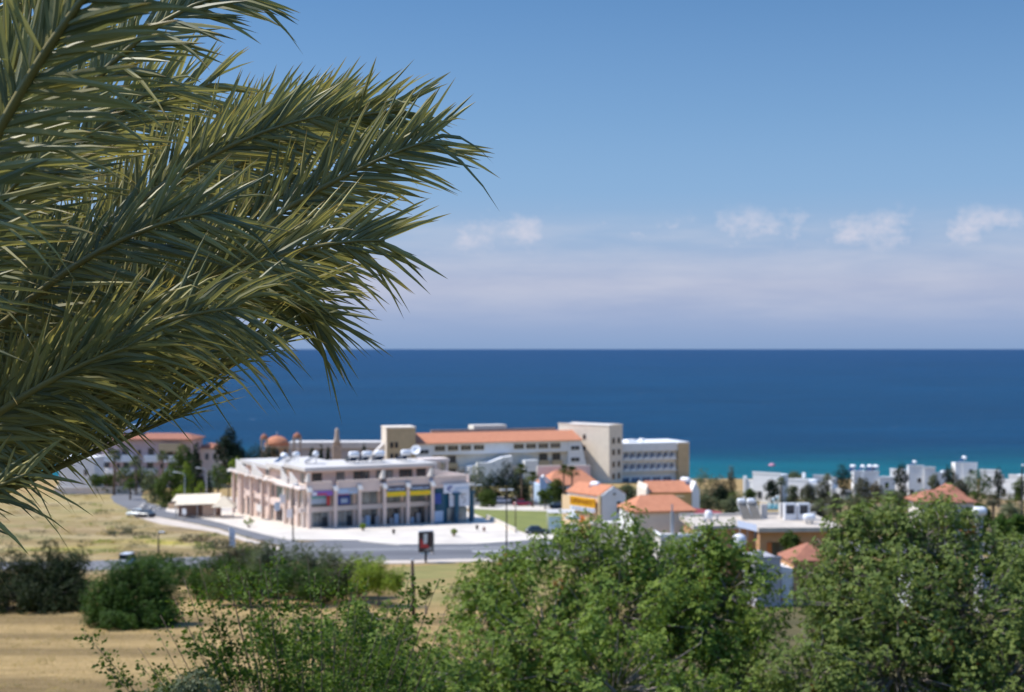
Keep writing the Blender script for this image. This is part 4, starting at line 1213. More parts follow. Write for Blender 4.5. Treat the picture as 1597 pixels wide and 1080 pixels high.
fh = building('flat_roof_house', 'orange brown house with a wide pale flat roof and orange shutters', 'house', 1170, 172, 3)
part('wall', 'orange_wall', fh, (-6, 1.3, 3.5, 12, -3, 6.2), (1.3, 11, 0.6, 2.0, 4.9, 6.2), (1.3, 2.2, 0.6, 12, -3, 4.9), (6.6, 11, 0.6, 12, -3, 4.9), (2.2, 6.6, 2.6, 12, -3, 6.2))
part('roof_slab', 'roofgrey', fh, (-6.4, 1.0, 3.0, 13, 6.21, 6.65), (1.0, 11.5, -0.2, 13, 6.22, 6.75))
part('shutter', 'orangewood', fh, (2.21, 2.75, 0.5, 0.65, 2.4, 4.85)); part('shutter', 'orangewood', fh, (6.05, 6.59, 0.5, 0.65, 2.4, 4.85))
window(fh, 4.4, 2.4, 2.8, 2.2, 2.6, glass='glass_grey', frame='brownframe', bars=2)
part('roof_vent', 'stone_white', fh, (-4.6, -4.2, 6, 6.4, 6.66, 7.2), (-2.4, -2.1, 9, 9.3, 6.66, 7.4), (-1.0, -.7, 5, 5.3, 6.66, 7.0), (8.4, 8.9, 6, 6.5, 6.76, 7.2))
part('roof_upstand', 'stone_white', fh, (1.0, 11.5, 12.8, 13.05, 6.76, 7.1), (-6.4, .99, 12.8, 13.05, 6.66, 7.0))
part('chimney', 'stone_white', fh, (3.6, 4.4, 9.8, 10.6, 6.76, 8.5)); part('chimney', 'stone_white', fh, (6.1, 6.9, 9.8, 10.6, 6.76, 8.6))
def roofp(px, py, y_): return (X(px, y_), y_, Z(py, y_))
RZ = prof(172) + 6.76
# tilted panels seen from behind, boiler frames and tanks standing on that roof
for i, (px, lab) in enumerate(((1160, 'grey backed solar panel tilted on the flat roof, left of a pair'), (1175, 'grey backed solar panel tilted on the flat roof, right of a pair'))):
    t = thing('solar_collector', lab, 'solar panel', (X(px + 3, 181), 181, RZ - 0.1), R(8), 'panels on the flat roof')
    mb = MB(); mb.extrude([(-0.6, -0.8, 0.15), (0.6, -0.8, 0.15), (0.25, 0.6, 2.2), (-0.95, 0.6, 2.2)], (0.02, 0.06, 0.05)); mb.build('panel_back', M['panelback'], t)
    mb = MB(); mb.tube([(-0.97, .62, 2.25), (-.62, -.8, .1)], .05, 4); mb.tube([(.25, .62, 2.25), (.62, -.8, .1)], .05, 4); mb.tube([(0, .6, 2.1), (0, 1.1, 0)], .05, 4); mb.build('stand', M['metal'], t)
    mb = MB(); mb.lathe([(.05, -.5), (.3, -.48), (.34, -.3), (.34, .3), (.3, .48), (.05, .5)], (-.35, .75, 2.3), 12, 'x'); mb.build('water_tank', M['tank'], t)
t = thing('solar_collector', 'bright white flat panel propped at the front edge of the flat roof', 'solar panel', roofp(1166, 829, 170), R(-8), 'panels on the flat roof')
mb = MB(); mb.extrude([(-1.2, 0, 0.5), (1.1, 0, 0.0), (1.1, 0.5, 0.75), (-1.2, 0.5, 1.25)], (0, .06, -.03)); mb.build('panel_face', M['signwhite'], t)
mb = MB()
for x_ in (-.9, 0, .9): mb.tube([(x_, .3, .5), (x_, .5, -1.6)], .05, 4)
mb.build('stand', M['metal'], t)
for i, (px, lab) in enumerate(((1232, 'white boiler frame with dark grille on the flat roof, left of two'), (1253, 'white boiler frame with dark grille on the flat roof, right of two'))):
    t = thing('boiler_unit', lab, 'boiler unit', (X(px, 180), 180, RZ), R(4), 'boiler frames on the flat roof')
    part('casing', 'tank', t, (-.75, -.55, -.3, .5, 0, 2.1), (.55, .75, -.3, .5, 0, 2.1), (-.54, .54, -.3, .5, 1.85, 2.1), (-.54, .54, -.3, .5, 0, .75)); part('grille', 'darkmetal', t, (-.53, .53, .0, .2, .76, 1.84))
    mb = MB()
    for k in range(5): mb.tube([(-.45 + k * .22, -.05, .78), (-.45 + k * .22, -.05, 1.82)], .02, 4)
    mb.build('bar', M['metal'], t)
def water_tank(label, loc, r=0.55, ln=1.5, axis='x', rz=0):
    t = thing('water_tank', label, 'water tank', loc, rz, 'loose water tanks on the roofs')
    mb = MB()
    if axis == 'x': mb.lathe([(.05, -ln / 2), (r * .75, -ln / 2 + .04), (r, -ln / 2 + .3), (r, ln / 2 - .3), (r * .75, ln / 2 - .04), (.05, ln / 2)], (0, 0, r + .25), 16, 'x')
    else: mb.lathe([(r * .92, .2), (r, .3), (r, .2 + ln * .7), (r * .8, .2 + ln * .9), (r * .3, .2 + ln), (.05, .22 + ln)], (0, 0, 0), 18)
    mb.build('tank_shell', M['tank'], t)
    part('cradle', 'metal', t, (-.4, -.25, -r * .6, r * .6, 0, .3), (.25, .4, -r * .6, r * .6, 0, .3))
    return t
water_tank('white cylinder tank lying on the flat roof in front of the boiler frames', (X(1262, 176), 176, RZ), .5, 1.5)
water_tank('round white tank on the left end of the pale flat roof', (X(1105, 180), 180, RZ - .1), .5, 1.1, 'z')
water_tank('white tank rising behind the top of the middle green tree', (X(1153, 158), 158, prof(158) + 5.3), .75, 1.5, 'z')
tk = water_tank('large white tank on a post above the right hand green tree', (X(1527, 150), 150, Z(809, 150)), .5, 1.5, 'x')
part('post', 'grey', tk, (-.3, .3, -.3, .3, -6, -.001))
gb = building('grey_box_house', 'grey plastered box house beside the flat roofed house, half hidden by leaves', 'house', 1180, 148, 8)
part('wall', 'grey', gb, (0, 2.6, 0, 5, -2, 5.0)); part('parapet', 'grey', gb, (-.06, 2.66, -.06, .15, 5.01, 5.25)); part('roof_unit', 'metal', gb, (.2, .9, .8, 1.6, 5.02, 5.7)); window(gb, 1.2, 1.5, .8, 1.0, 0)
gw = building('white_house', 'plain white wall of a low house behind the gap between the two green trees', 'house', 1219, 150, 10)
part('wall', 'white', gw, (0, 2.4, 0, 4, -2, 3.4)); mb = MB(); mb.extrude([(-.1, -.1, 3.41), (2.5, -.1, 3.41), (2.5, -.1, 3.6), (-.1, -.1, 4.1)], (0, 4, 0)); mb.build('roof', M['white'], gw); part('door_canopy', 'roof_dull', gw, (-.8, .2, -.9, -.05, 0.6, .8))
rr_ = building('tiled_outbuilding', 'low outbuilding with a faded orange roof at the right of the flat roofed house', 'house', 1238, 150, 5)
part('wall', 'orange_wall', rr_, (0, 4.5, 0, 5, -2, 4.6)); mb = MB(); mb.hip(0, 4.5, 0, 5, 4.7, 1.5, .3); mb.build('roof', M['roof_dull'], rr_)
ra = building('air_unit_block', 'white rooftop air unit on a post beside the middle green tree', 'air unit', 1093, 162, 4)
part('casing', 'white', ra, (-.5, .5, -.4, .4, 4.6, 6.9)); part('fan_grille', 'grey', ra, (-.35, .35, -.44, -.405, 4.8, 5.5)); part('post', 'grey', ra, (-.3, .3, -.3, .3, -2, 4.59))

hr = building('hip_roof_house', 'low house with a wide orange hip roof above the right hand green tree', 'house', 1440, 238, 4)
part('wall', 'greige', hr, (0, 8.6, 0, 7, -1, 5.8)); mb = MB(); mb.hip(0, 8.6, 0, 7, 6.0, 1.7, .6, 2.6); mb.build('roof', M['roof_dull'], hr)
mb = MB(); mb.hip(5.0, 8.0, 2.5, 8.5, 7.0, 1.5, .2); mb.build('roof', M['roof_dull'], hr); window(hr, 1.0, 3.9, .9, 1.2, 0); window(hr, 5.0, 3.9, .9, 1.2, 0)
pw = building('flat_wall_house', 'mauve grey flat topped house at the right edge behind the green tree', 'house', 1532, 140, -6)
part('wall', 'grey', pw, (0, 6, 0, 4, -2, 4.8)); part('roof', 'cream_pale', pw, (-.1, 6.1, -.1, 4.1, 4.81, 5.0)); window(pw, 3, 2.8, .9, 1.1, 0)
ow = building('orange_house', 'small white house with an orange door partly hidden in the right hand green tree', 'house', 1425, 132, 6)
part('wall', 'white', ow, (0, 3.4, 0, 4, -2, 4.3)); part('roof', 'white', ow, (-.2, 3.6, -.2, 4.2, 4.31, 4.6)); part('door', 'orangewood', ow, (.5, 2.0, -.06, -.004, 2.0, 4.0)); part('step', 'white', ow, (.3, 2.3, -1.2, -.07, -2, 1.9))

# ---- white cubic villas near the sea
def villa(label, px, y_, deg, blocks, wins, extras=()):
    v = building('white_villa', label, 'villa', px, y_, deg, 'white villas by the sea')
    for i, b in enumerate(blocks):
        w_ = part('wall', 'white', v, b)
        part('parapet', 'white', v, (b[0] - .08, b[1] + .08, b[2] - .08, b[2] + .12, b[5] + .003, b[5] + .5))
    for x_, z_, w, h, yy_ in wins: window(v, x_, z_, w, h, yy_, glass='glass', frame='frame', bars=1 if w > 1 else 0)
    for e in extras: part('chimney', 'white', v, e)
    return v


villa('white cubic villa with a tall chimney and a pink parasol on its roof', 1158, 330, -36, [(2.6, 9.6, 0, 4, -1, 6.6), (0.5, 2.55, .8, 5, -1, 4.6)], [(4.4, 1.0, 1.0, 1.6, 0), (7.2, 4.0, .9, 1.2, 0)], [(0, .49, .3, 1.2, -1, 5.9)])
villa('low white villa behind the palms, right of the one with the pink parasol', 1226, 340, -32, [(0, 5.6, 0, 6, -1, 4.4), (5.62, 10.5, .6, 6, -1, 3.4)], [(1.8, 1.0, .8, 1.4, 0), (4, 1.0, .8, 1.4, 0)], [(3.2, 3.9, 2, 2.7, 4.95, 6.2)])
villa('white villa wing with steps beside the dark round tree', 1288, 335, -40, [(0, 1.6, 0, 3, -1, 5.2), (1.62, 4.6, .5, 4, -1, 2.4)], [(3, .5, .7, 1.0, .5)])
V3 = villa('white villa carrying a row of solar heaters, right of the dark round tree', 1332, 345, -8, [(0, 5.9, 0, 7, -1, 5.9), (5.95, 9.6, -.8, 6, -1, 4.6)], [(1.4, 3.4, .8, 1.3, 0), (7.6, 2.4, .8, 1.3, -.8)], [(2.0, 2.5, -.3, -.003, -1, 5.6)])
for i, px in enumerate((1329, 1343, 1356, 1364)):
    solar_heater('solar heater on the villa roof, %s in the row of four' % ('first', 'second', 'third', 'last')[i], (X(px, 348), 348, prof(345) + 5.92), R((-40, -75, -35, -60)[i])).scale = (.72,) * 3
villa('white villa with one small square window between two dark trees', 1417, 345, -12, [(0, 3.6, 0, 6, -1, 7.3), (3.62, 6.2, -.6, 6, -1, 7.0)], [(2.5, 3.6, .8, 1.0, 0), (.8, .4, .9, 1.5, 0)])
villa('narrow white villa in the gap beside the twin dark trees', 1456, 348, -8, [(0, 2.4, 0, 5, -1, 5.4), (2.42, 3.9, .6, 5, -1, 5.9)], [(1.2, 2.2, .6, 1.0, 0)])
villa('white villa top seen above the round dark trees', 1490, 362, -8, [(0, 5.4, 0, 6, -1, 7.3), (1.8, 2.6, -.4, -.003, -1, 7.2)], [(3.8, 5.0, .8, 1.0, 0)])
villa('large white villa with arched porch at the right edge', 1554, 338, -36, [(0.6, 3.0, 0, 6, -1, 4.4), (3.05, 9.5, -.4, 7, -1, 5.6), (0, .9, 1, 3, 4.41, 5.6)], [(1.8, 1.0, .8, 1.5, 0), (5.2, 0.4, 1.6, 2.6, -.4), (7.8, 1, .9, 1.5, -.4)])
solar_heater('tilted solar heater on the villa with one small window', (X(1424, 347), 347, prof(345) + 7.32), R(-75)).scale = (.6,) * 3
solar_heater('single solar heater standing on the villa above the round dark trees', (X(1501, 366), 366, prof(362) + 7.32), R(-80)).scale = (.75,) * 3
villa('low white villa front with two small windows between the shrubs', 1268, 352, -14, [(0, 4.2, 0, 5, -1, 4.6)], [(1.2, 2.4, .7, 1.1, 0), (3.0, 2.4, .7, 1.1, 0)])
villa('white villa gable peeking out behind the dark upright tree', 1388, 356, -38, [(0, 3.4, 0, 4, -1, 6.0)], [(1.6, 3.2, .8, 1.0, 0)])
villa('white villa half hidden behind the wide round dark crown', 1528, 356, -30, [(0, 4.2, 0, 5, -1, 5.8)], [(2.2, 3.4, .8, 1.0, 0)])
pl = drape('swimming_pool', [(1197, 786), (1222, 786), (1226, 795), (1194, 795)], M['pool'], 0.25, 0.4)
for k_ in list(pl.keys()):
    if k_ == 'kind': del pl[k_]
tag(pl, 'small turquoise swimming pool in front of the white villas', 'swimming pool')
pg = building('pool_pergola', 'low pale wall behind the turquoise pool', 'wall', 1215, 300, 2)
part('wall_face', 'cream_pale', pg, (0, 11, 0, .3, -.5, 1.4)); part('coping', 'white', pg, (-.05, 11.05, -.05, .35, 1.41, 1.5))
for px, lab in ((1206, 'white globe garden lamp left of the pair by the villa path'), (1212, 'white globe garden lamp right of the pair by the villa path')):
    t = thing('globe_lamp', lab, 'lamp', on_ground(px, 318), 0, 'globe lamps')
    mb = MB(); mb.tube([(0, 0, 0), (0, 0, 1.1 + (px - 1206) * .08)], .06, 6); mb.build('post', M['frame'], t)
    mb = MB(); mb.lathe([(.05, -.36), (.26, -.26), (.38, 0), (.26, .26), (.05, .36)], (0, 0, 1.4 + (px - 1206) * .08), 14); mb.build('globe', M['tank'], t)
fb = thing('flower_pot', 'pink flowering plant in a blue pot by the villa garden', 'potted plant', on_ground(1239, 322), 0)
mb = MB(); mb.lathe([(.3, 0), (.45, .7), (.5, .75), (.42, .76)], (0, 0, 0), 12); mb.build('pot', M['signblue'], fb)
Vv, Ff = leaf_cloud([((0, 0, 1.25), (.55, .55, .5))], 120, 5, .22, 5); np_mesh('blossom', Vv, Ff, M['pinkflower'], fb)
ps = thing('parasol', 'pink open parasol on the roof of the villa with the tall chimney', 'parasol', (X(1204, 333), 333, prof(330) + 7.1), 0)
mb = MB(); mb.tube([(0, 0, 0), (0, 0, 1.5)], .04, 6); mb.build('pole', M['frame'], ps)
mb = MB(); mb.lathe([(1.0, .95), (.55, 1.35), (.04, 1.6)], (0, 0, 0), 8); mb.build('canopy', mat('pink_canvas', (.55, .25, .33), .8), ps)


# ------------------------------------------------------------------ street furniture and vehicles
def street_lamp(label, px, y_, top, arm=(1.6, -0.4), col='metal', group='street lamps', double=False):
    h = Z(top, y_) - prof(y_)
    t = thing('street_lamp', label, 'street lamp', on_ground(px, y_), 0, group)
    mb = MB(); mb.tube([(0, 0, -.2), (0, 0, .6), (0, 0, h - .4), (arm[0] * .3, arm[1] * .3, h), (arm[0], arm[1], h + .1)], [.16, .13, .09, .07, .06], 8); mb.build('pole', M[col], t)
    sides = [1, -1] if double else [1]
    for s_ in sides:
        mb = MB(); a = Vector((arm[0], arm[1], 0)); u = a.normalized() * s_; v_ = Vector((-u.y, u.x, 0))
        c = Vector((arm[0] * s_, arm[1] * s_, h + .1))
        mb.extrude([c - v_ * .2 - u * .25, c + v_ * .2 - u * .25, c + v_ * .26 + u * .55, c - v_ * .26 + u * .55], (0, 0, .16)); mb.build('lamp_head', M['tank'], t)
        if double and s_ < 0:
            mb = MB(); mb.tube([(0, 0, h - .2), c], .06, 6); mb.build('arm', M[col], t)
    return t


def py2y(px, py): return G(px, py)[1]


street_lamp('grey street lamp with a curved arm left of the pink shop building', 322, 296, 731, (-1.6, -.3))
street_lamp('grey street lamp in front of the green grove by the bend', 288, 305, 738, (-2.0, .2))
street_lamp('grey street lamp at the right end of the teal corner shop', 739, py2y(739, 812), 758, (.9, .2))
street_lamp('dark street lamp with a flat double head in front of the lawn', 790, py2y(792, 862), 766, (.45, .1), 'darkmetal', double=True)
street_lamp('tall black lamp post with a round head at the right edge', 1594, 170, 728, (.25, 0), 'darkmetal')
street_lamp('slim dark lamp post behind the left field', 247, py2y(247, 868), 832, (.3, 0), 'darkmetal')
street_lamp('tall dark lamp post in front of the shop corner', 457, py2y(457, 846), 758, (.2, .1), 'darkmetal')


def pole(name, label, px, y_, top, r=.12, m='pole_wood', cat='utility pole', cross=False, lean=0.0):
    h = Z(top, y_) - prof(y_)
    t = thing(name, label, cat, on_ground(px, y_), 0)
    mb = MB(); mb.tube([(0, 0, -.4), (lean * .5, 0, h * .5), (lean, 0, h)], [r * 1.25, r * 1.1, r * .85], 10); mb.build('shaft', M[m], t)
    mb = MB(); mb.lathe([(r * .95, 0), (r, .05), (r * .6, .12)], (lean, 0, h - .01), 10); mb.build('cap', M['metal'], t)
    mb = MB()
    for k in range(6): mb.tube([(lean * .6 - r * 1.6, 0, h * (.45 + k * .08)), (lean * .6 + r * 1.6, 0, h * (.45 + k * .08))], .015, 4)
    mb.build('step_bar', M['metal'], t)
    return t


pole('utility_pole', 'dark wooden utility pole standing in the straw field', 645, 132, 874, .16, lean=-.12)
pole('utility_pole', 'thin brown pole at the near edge of the lawn', 804, py2y(804, 828), 776, .08)
bn_ = thing('banner', 'tall white and blue feather banner beside the side road', 'banner', on_ground(362, 216), R(-8))
mb = MB(); mb.tube([(-.45, 0, -.2), (-.45, 0, 3.5)], .05, 6); mb.build('pole', M['metal'], bn_)
mb = MB(); mb.extrude([(-.4, 0, .5), (.45, 0, .5), (.48, 0, 2.9), (.2, 0, 3.35), (-.4, 0, 3.45)], (0, .03, 0)); f_ = mb.build('flag', M['signwhite'], bn_)
mb = MB(); mb.box(-.3, .3, -.02, -.003, .9, 1.3); mb.box(-.2, .2, -.02, -.003, 1.6, 1.9); mb.box(-.25, .25, -.02, -.003, 2.3, 2.5); mb.build('flag_lettering', M['signlight'], f_)
bb = thing('billboard', 'dark framed double sided billboard with a red and white poster on a single post', 'billboard', on_ground(664, 197), R(22))
mb = MB(); mb.tube([(0, 0, -.3), (0, 0, 2.2)], .17, 8); mb.build('post', M['darkmetal'], bb)
part('frame', 'darkmetal', bb, (-1.0, 1.0, -.12, .25, 1.55, 4.35)); part('side_panel', 'grey', bb, (1.005, 1.16, -.2, .6, 1.2, 4.2)); part('top_cap', 'signwhite', bb, (-1.05, 1.1, -.15, .3, 4.36, 4.5)); part('bracket', 'bluewall', bb, (-.7, .5, -.05, .18, 1.2, 1.54))
po = part('poster', 'signdark', bb, (-.9, .9, -.15, -.125, 1.7, 4.25))
mb = MB(); mb.extrude([(-.85, -.17, 2.2), (.5, -.17, 2.1), (.3, -.17, 2.5), (-.2, -.17, 2.8), (-.85, -.17, 3.5)], (0, .015, 0)); mb.build('poster_red', M['signred'], po)
mb = MB(); mb.extrude([(-.4, -.185, 2.7), (.15, -.185, 2.75), (.2, -.185, 4.1), (-.35, -.185, 4.1)], (0, .012, 0)); mb.build('poster_white', M['signwhite'], po)
mb = MB(); mb.extrude([(-.5, -.18, 1.75), (.85, -.18, 1.75), (.8, -.18, 2.3), (.2, -.18, 2.0)], (0, .012, 0)); mb.build('poster_grey', M['grey'], po)


def car(label, px, y_, deg, c, kind='car', glass='glass', zl=0.05):
    g = (G(px, y_) if y_ > 500 else (X(px, y_), y_))
    t = thing('parked_car' if kind != 'van' else 'van', label, 'car' if kind != 'van' else 'van', (g[0], g[1], prof(g[1]) + zl), R(deg), 'vehicles on the roads')
    paint = mat('car_paint', c, .3, .04, spec=.6)
    tall = 1.0 if kind == 'van' else 0.0
    sec = [(-2.1, .38, .62, .70), (-2.02, .25, .86, .80), (-1.2, .22, .93, .86), (.9, .22, .95, .87), (1.85, .25, .80, .80), (2.12, .36, .55, .66)]
    if kind == 'van': sec = [(-2.3, .35, 1.0, .85), (-2.25, .25, 1.05, .92), (0, .25, 1.08, .92), (1.5, .25, 1.05, .9), (2.2, .3, .8, .8)]
    vs, fs = [], []
    for x_, z0, z1, w in sec: vs += [(x_, -w, z0), (x_, -w * 1.02, (z0 + z1) / 2), (x_, -w * .94, z1), (x_, w * .94, z1), (x_, w * 1.02, (z0 + z1) / 2), (x_, w, z0)]
    for i in range(len(sec) - 1):
        for k in range(6): fs.append((i * 6 + k, i * 6 + (k + 1) % 6, (i + 1) * 6 + (k + 1) % 6, (i + 1) * 6 + k))
    fs += [tuple(range(5, -1, -1)), tuple((len(sec) - 1) * 6 + k for k in range(6))]
    mb = MB(); mb.add(vs, fs, True); mb.build('body', paint, t)
    a, b_, c_, d_ = (-1.75, -1.15, .25, .95) if kind != 'van' else (-2.2, -2.1, .7, 1.4)
    z0, z1 = (.93, 1.40) if kind != 'van' else (1.06, 1.95)
    w0, w1 = (.79, .62) if kind != 'van' else (.88, .8)
    mb = MB(); mb.add([(a, -w0, z0), (d_, -w0, z0), (d_, w0, z0), (a, w0, z0), (b_, -w1, z1), (c_, -w1, z1), (c_, w1, z1), (b_, w1, z1)],
                     [(0, 3, 2, 1), (0, 1, 5, 4), (1, 2, 6, 5), (2, 3, 7, 6), (3, 0, 4, 7), (4, 5, 6, 7)]); mb.build('window', M[glass], t)
    mb = MB(); mb.prism([(b_ - .06, -w1 - .03), (c_ + .06, -w1 - .03), (c_ + .06, w1 + .03), (b_ - .06, w1 + .03)], z1 + .004, z1 + .06); mb.build('roof', paint, t)
    for x_ in (-1.3, 1.3):
        for s_ in (-1, 1):
            mb = MB(); mb.lathe([(.2, -.1), (.31, -.1), (.33, -.06), (.33, .06), (.31, .1), (.2, .1)], (x_, s_ * .8, .32), 14, 'y'); w_ = mb.build('wheel', M['tyre'], t)
            mb = MB(); mb.lathe([(.19, -.115), (.19, .115)], (x_, s_ * .8, .32), 10, 'y'); mb.build('rim', M['chrome'], w_)
    for s_ in (-1, 1):
        mb = MB(); mb.box(2.0, 2.115, s_ * .5 - .14, s_ * .5 + .14, .5, .64); mb.build('headlight', M['tank'], t)
    return t


car('white car parked beside the side road, left of the black one', 213, py2y(213, 806), 158, (.72, .78, .75))
car('black car with a bright windscreen parked by the side road bend', 226, py2y(226, 808), 160, (.025, .025, .03), glass='glass_grey')
car('dark red car on the road behind the lawn', 815, py2y(815, 790), 3, (.24, .012, .035))
car('silver car in front of the dark pines on the road behind the lawn', 784, py2y(784, 786), 2, (.36, .36, .42))
car('black car parked near the house with the orange sign', 872, py2y(872, 794), 6, (.02, .024, .03), glass='glass_grey')
car('pale silver car behind the black one near the orange sign', 885, py2y(885, 788), 4, (.45, .50, .52))
car('dark green car parked at the lower corner of the lawn', 838, py2y(838, 834), 4, (.02, .035, .03))
car('dark blue grey van on the main road behind the green trees', 874, py2y(874, 857), 176, (.09, .095, .13), 'van')
car('small van with a white roof on the lower road left of the green bush', 200, py2y(200, 881), 86, (.62, .63, .66), 'van').scale = (.8,) * 3
car('white car behind the tree at the right of the lawn', 893, py2y(893, 830), 100, (.75, .75, .75))

bk = thing('ice_cream_kiosk', 'pale mint kiosk panel with a white roof sheet at the right corner of the lawn', 'kiosk', on_ground(866, py2y(866, 833)), R(10))
part('panel', mat('mint_paint', (.48, .62, .58), .6, .06), bk, (-1.2, 1.0, -.1, .1, .1, 3.0)); part('shelf', 'signwhite', bk, (-1.1, .9, -.5, -.11, 1.0, 1.15)); part('emblem', 'grey', bk, (-.1, .2, -.13, -.105, 2.0, 2.3))
mb = MB(); mb.extrude([(-1.3, -.3, 3.6), (3.6, -.3, 3.5), (3.6, 1.5, 3.9), (-1.3, 1.5, 4.0)], (0, 0, .14)); mb.build('roof_sheet', M['stone_white'], bk)
for x_, y_ in ((-1.2, 0), (3.5, 0), (3.5, 1.4), (-1.2, 1.4)): mb = MB(); mb.tube([(x_, y_, 0), (x_, y_, 3.6)], .05, 5); mb.build('post', M['frame'], bk)
um = thing('parasol', 'white open parasol beside the mint kiosk', 'parasol', on_ground(893, py2y(893, 834)), 0)
mb = MB(); mb.tube([(0, 0, 0), (0, 0, 3.6)], .05, 6); mb.build('pole', M['frame'], um)
mb = MB(); mb.lathe([(1.5, 2.7), (.9, 3.3), (.05, 3.75)], (0, 0, 0), 8); mb.build('canopy', M['tank'], um)
# little things on the forecourt
for px, py, lab in ((614, 836, 'small dark litter bin at the kerb in front of the arcade'), (744, 829, 'small dark litter bin in front of the teal corner shop'), (755, 832, 'small reddish bin right of the dark bin by the teal shop')):
    t = thing('litter_bin', lab, 'litter bin', on_ground(px, py2y(px, py)), 0, 'litter bins on the forecourt')
    t.location.z += .14
    mb = MB(); mb.lathe([(.22, .25), (.27, .9), (.29, .92), (.25, .95)], (0, 0, 0), 12); mb.build('drum', M['darkmetal'] if 'dark litter' in lab else M['brownstone'], t)
    mb = MB(); mb.tube([(0, 0, 0), (0, 0, .3)], .05, 6); mb.build('post', M['metal'], t)
for px, py, w, lab in ((388, 824, .8, 'low shrub in the paving left of the shop corner'), (566, 829, .5, 'tiny green shrub in front of the arcade'), (708, 838, .45, 'thin green sapling on the forecourt edge'), (680, 816, .8, 'green potted plant left of the teal pillar'), (690, 815, .7, 'green potted plant close to the teal pillar')):
    y_ = py2y(px, py)
    t = thing('potted_plant', lab, 'plant', (X(px, y_), y_, prof(y_) + .15), 0, 'small plants on the forecourt')
    mb = MB(); mb.lathe([(.18, 0), (.28, .4), (.3, .42), (.22, .43)], (0, 0, 0), 10); mb.build('pot', M['brownstone'], t)
    Vv, Ff = leaf_cloud([((0, 0, .55 + w * .6), (w, w, w * .8))], 60, 5, .28, px); np_mesh('foliage', Vv, Ff, M['leaf_lime'], t)
rk = thing('low_wall', 'low cream kerb wall between the forecourt and the lawn', 'wall', on_ground(756, py2y(756, 812)), 0)
a_, b_ = G(758, 810), G(803, 832)
mb = MB(); d_ = Vector((b_[0] - a_[0], b_[1] - a_[1], 0)); nn_ = Vector((-d_.y, d_.x, 0)).normalized() * .3
o_ = Vector(rk.location); za, zb = prof(a_[1]), prof(b_[1])
A3, B3 = Vector((a_[0], a_[1], za)) - o_, Vector((b_[0], b_[1], zb)) - o_
mb.add([A3, A3 + nn_, B3 + nn_, B3] + [p + Vector((0, 0, .9)) for p in (A3, A3 + nn_, B3 + nn_, B3)], [(0, 3, 2, 1), (4, 5, 6, 7), (0, 1, 5, 4), (1, 2, 6, 5), (2, 3, 7, 6), (3, 0, 4, 7)]); mb.build('wall_face', M['kerb'], rk)
cs = thing('road_sign', 'small white road sign by the bend left of the canopy', 'road sign', on_ground(287, 272), R(-20))
mb = MB(); mb.tube([(0, 0, 0), (0, 0, 2.6)], .05, 6); mb.build('post', M['metal'], cs); mb = MB(); mb.box(-.4, .5, -.06, -.02, 1.5, 2.6); mb.build('plate', M['tank'], cs)
rb = thing('rubble_heap', 'heap of pale rubble beside the bend of the side road', 'rubble', on_ground(226, py2y(226, 796)), 0)
rg = random.Random(8); mb = MB()
for k in range(34):
    x_, y_, s_ = rg.gauss(0, 1.3), rg.gauss(0, .8), rg.uniform(.2, .6); z_ = max(0, 1.3 - abs(x_) * .5 - abs(y_) * .5) * rg.random()
    a = rg.uniform(0, 6.28); mb.prism([(x_ + s_ * math.cos(a + q * 1.57), y_ + s_ * math.sin(a + q * 1.57) * rg.uniform(.6, 1)) for q in range(4)], z_ - .1, z_ + s_ * .8)
mb.build('stones', M['stone_white'], rb)
rw = building('stone_wall', 'low reddish stone wall under the green grove by the bend', 'wall', 262, 306, 4)
part('wall_face', 'apricot', rw, (0, 8.5, 0, .5, -.5, 1.2)); part('coping', 'brownstone', rw, (-.05, 8.55, -.05, .55, 1.205, 1.35))

# ------------------------------------------------------------------ trees and shrubs of the middle distance
def ftree(name, label, px, top, bottom, y_, w, leafm, count, size, seed, shape='round', nb=5, group='trees among the buildings', r0=.18, base_py=None, **kw):
    bl = auto_blobs(px, top, bottom, y_, w, seed, nb, shape)
    if shape == 'round':
        gy_ = HY + (CAM_Z - prof(y_)) / y_ * FPX
        bl.append(B(px, (bottom + min(gy_, bottom + 14)) / 2 - 3, y_, w * .36, 9))
        bl.append(B(px + w * .2, bottom - 4, y_ - .5, w * .28, 8))
        count = int(count * 1.5); size = size * .85
    return tree(name, label, 'tree' if 'shrub' not in name and 'bush' not in name else 'bush', on_ground(px, y_), bl, M[leafm], count, 4, size, seed, r0=r0, group=group, **kw)


# left grove and the dark pine
ftree('pine_tree', 'tall dark pine between the grove and the shop roof', 356, 668, 745, 335, 44, 'leaf_pine', 1500, .55, 31, gap=.15)
ftree('pine_tree', 'dark pine shoulder leaning right of the tall pine', 374, 690, 750, 337, 30, 'leaf_pine', 800, .5, 32, gap=.15)
ftree('broadleaf_tree', 'rounded green tree behind the bend under the mauve apartments', 289, 690, 760, 330, 52, 'leaf_mid', 1100, .55, 33)
ftree('cypress_tree', 'dark upright cypress beside the rounded green tree', 306, 688, 778, 322, 24, 'leaf_pine', 900, .45, 34, 'cone', 6)
ftree('broadleaf_tree', 'bright lime green young tree in the grove', 292, 722, 775, 318, 24, 'leaf_lime', 420, .4, 35)
ftree('broadleaf_tree', 'broad grey green tree at the left of the grove', 240, 732, 778, 325, 36, 'leaf_olive', 620, .45, 36)
ftree('broadleaf_tree', 'big dense green tree in the middle of the grove', 266, 728, 786, 312, 56, 'leaf_mid', 1400, .5, 37)
ftree('shrub', 'light green shrub at the foot of the grove, left one', 283, 756, 788, 308, 26, 'leaf_lime', 330, .35, 38)
ftree('shrub', 'light green shrub at the foot of the grove, right one', 314, 752, 787, 306, 28, 'leaf_lime', 330, .35, 39)
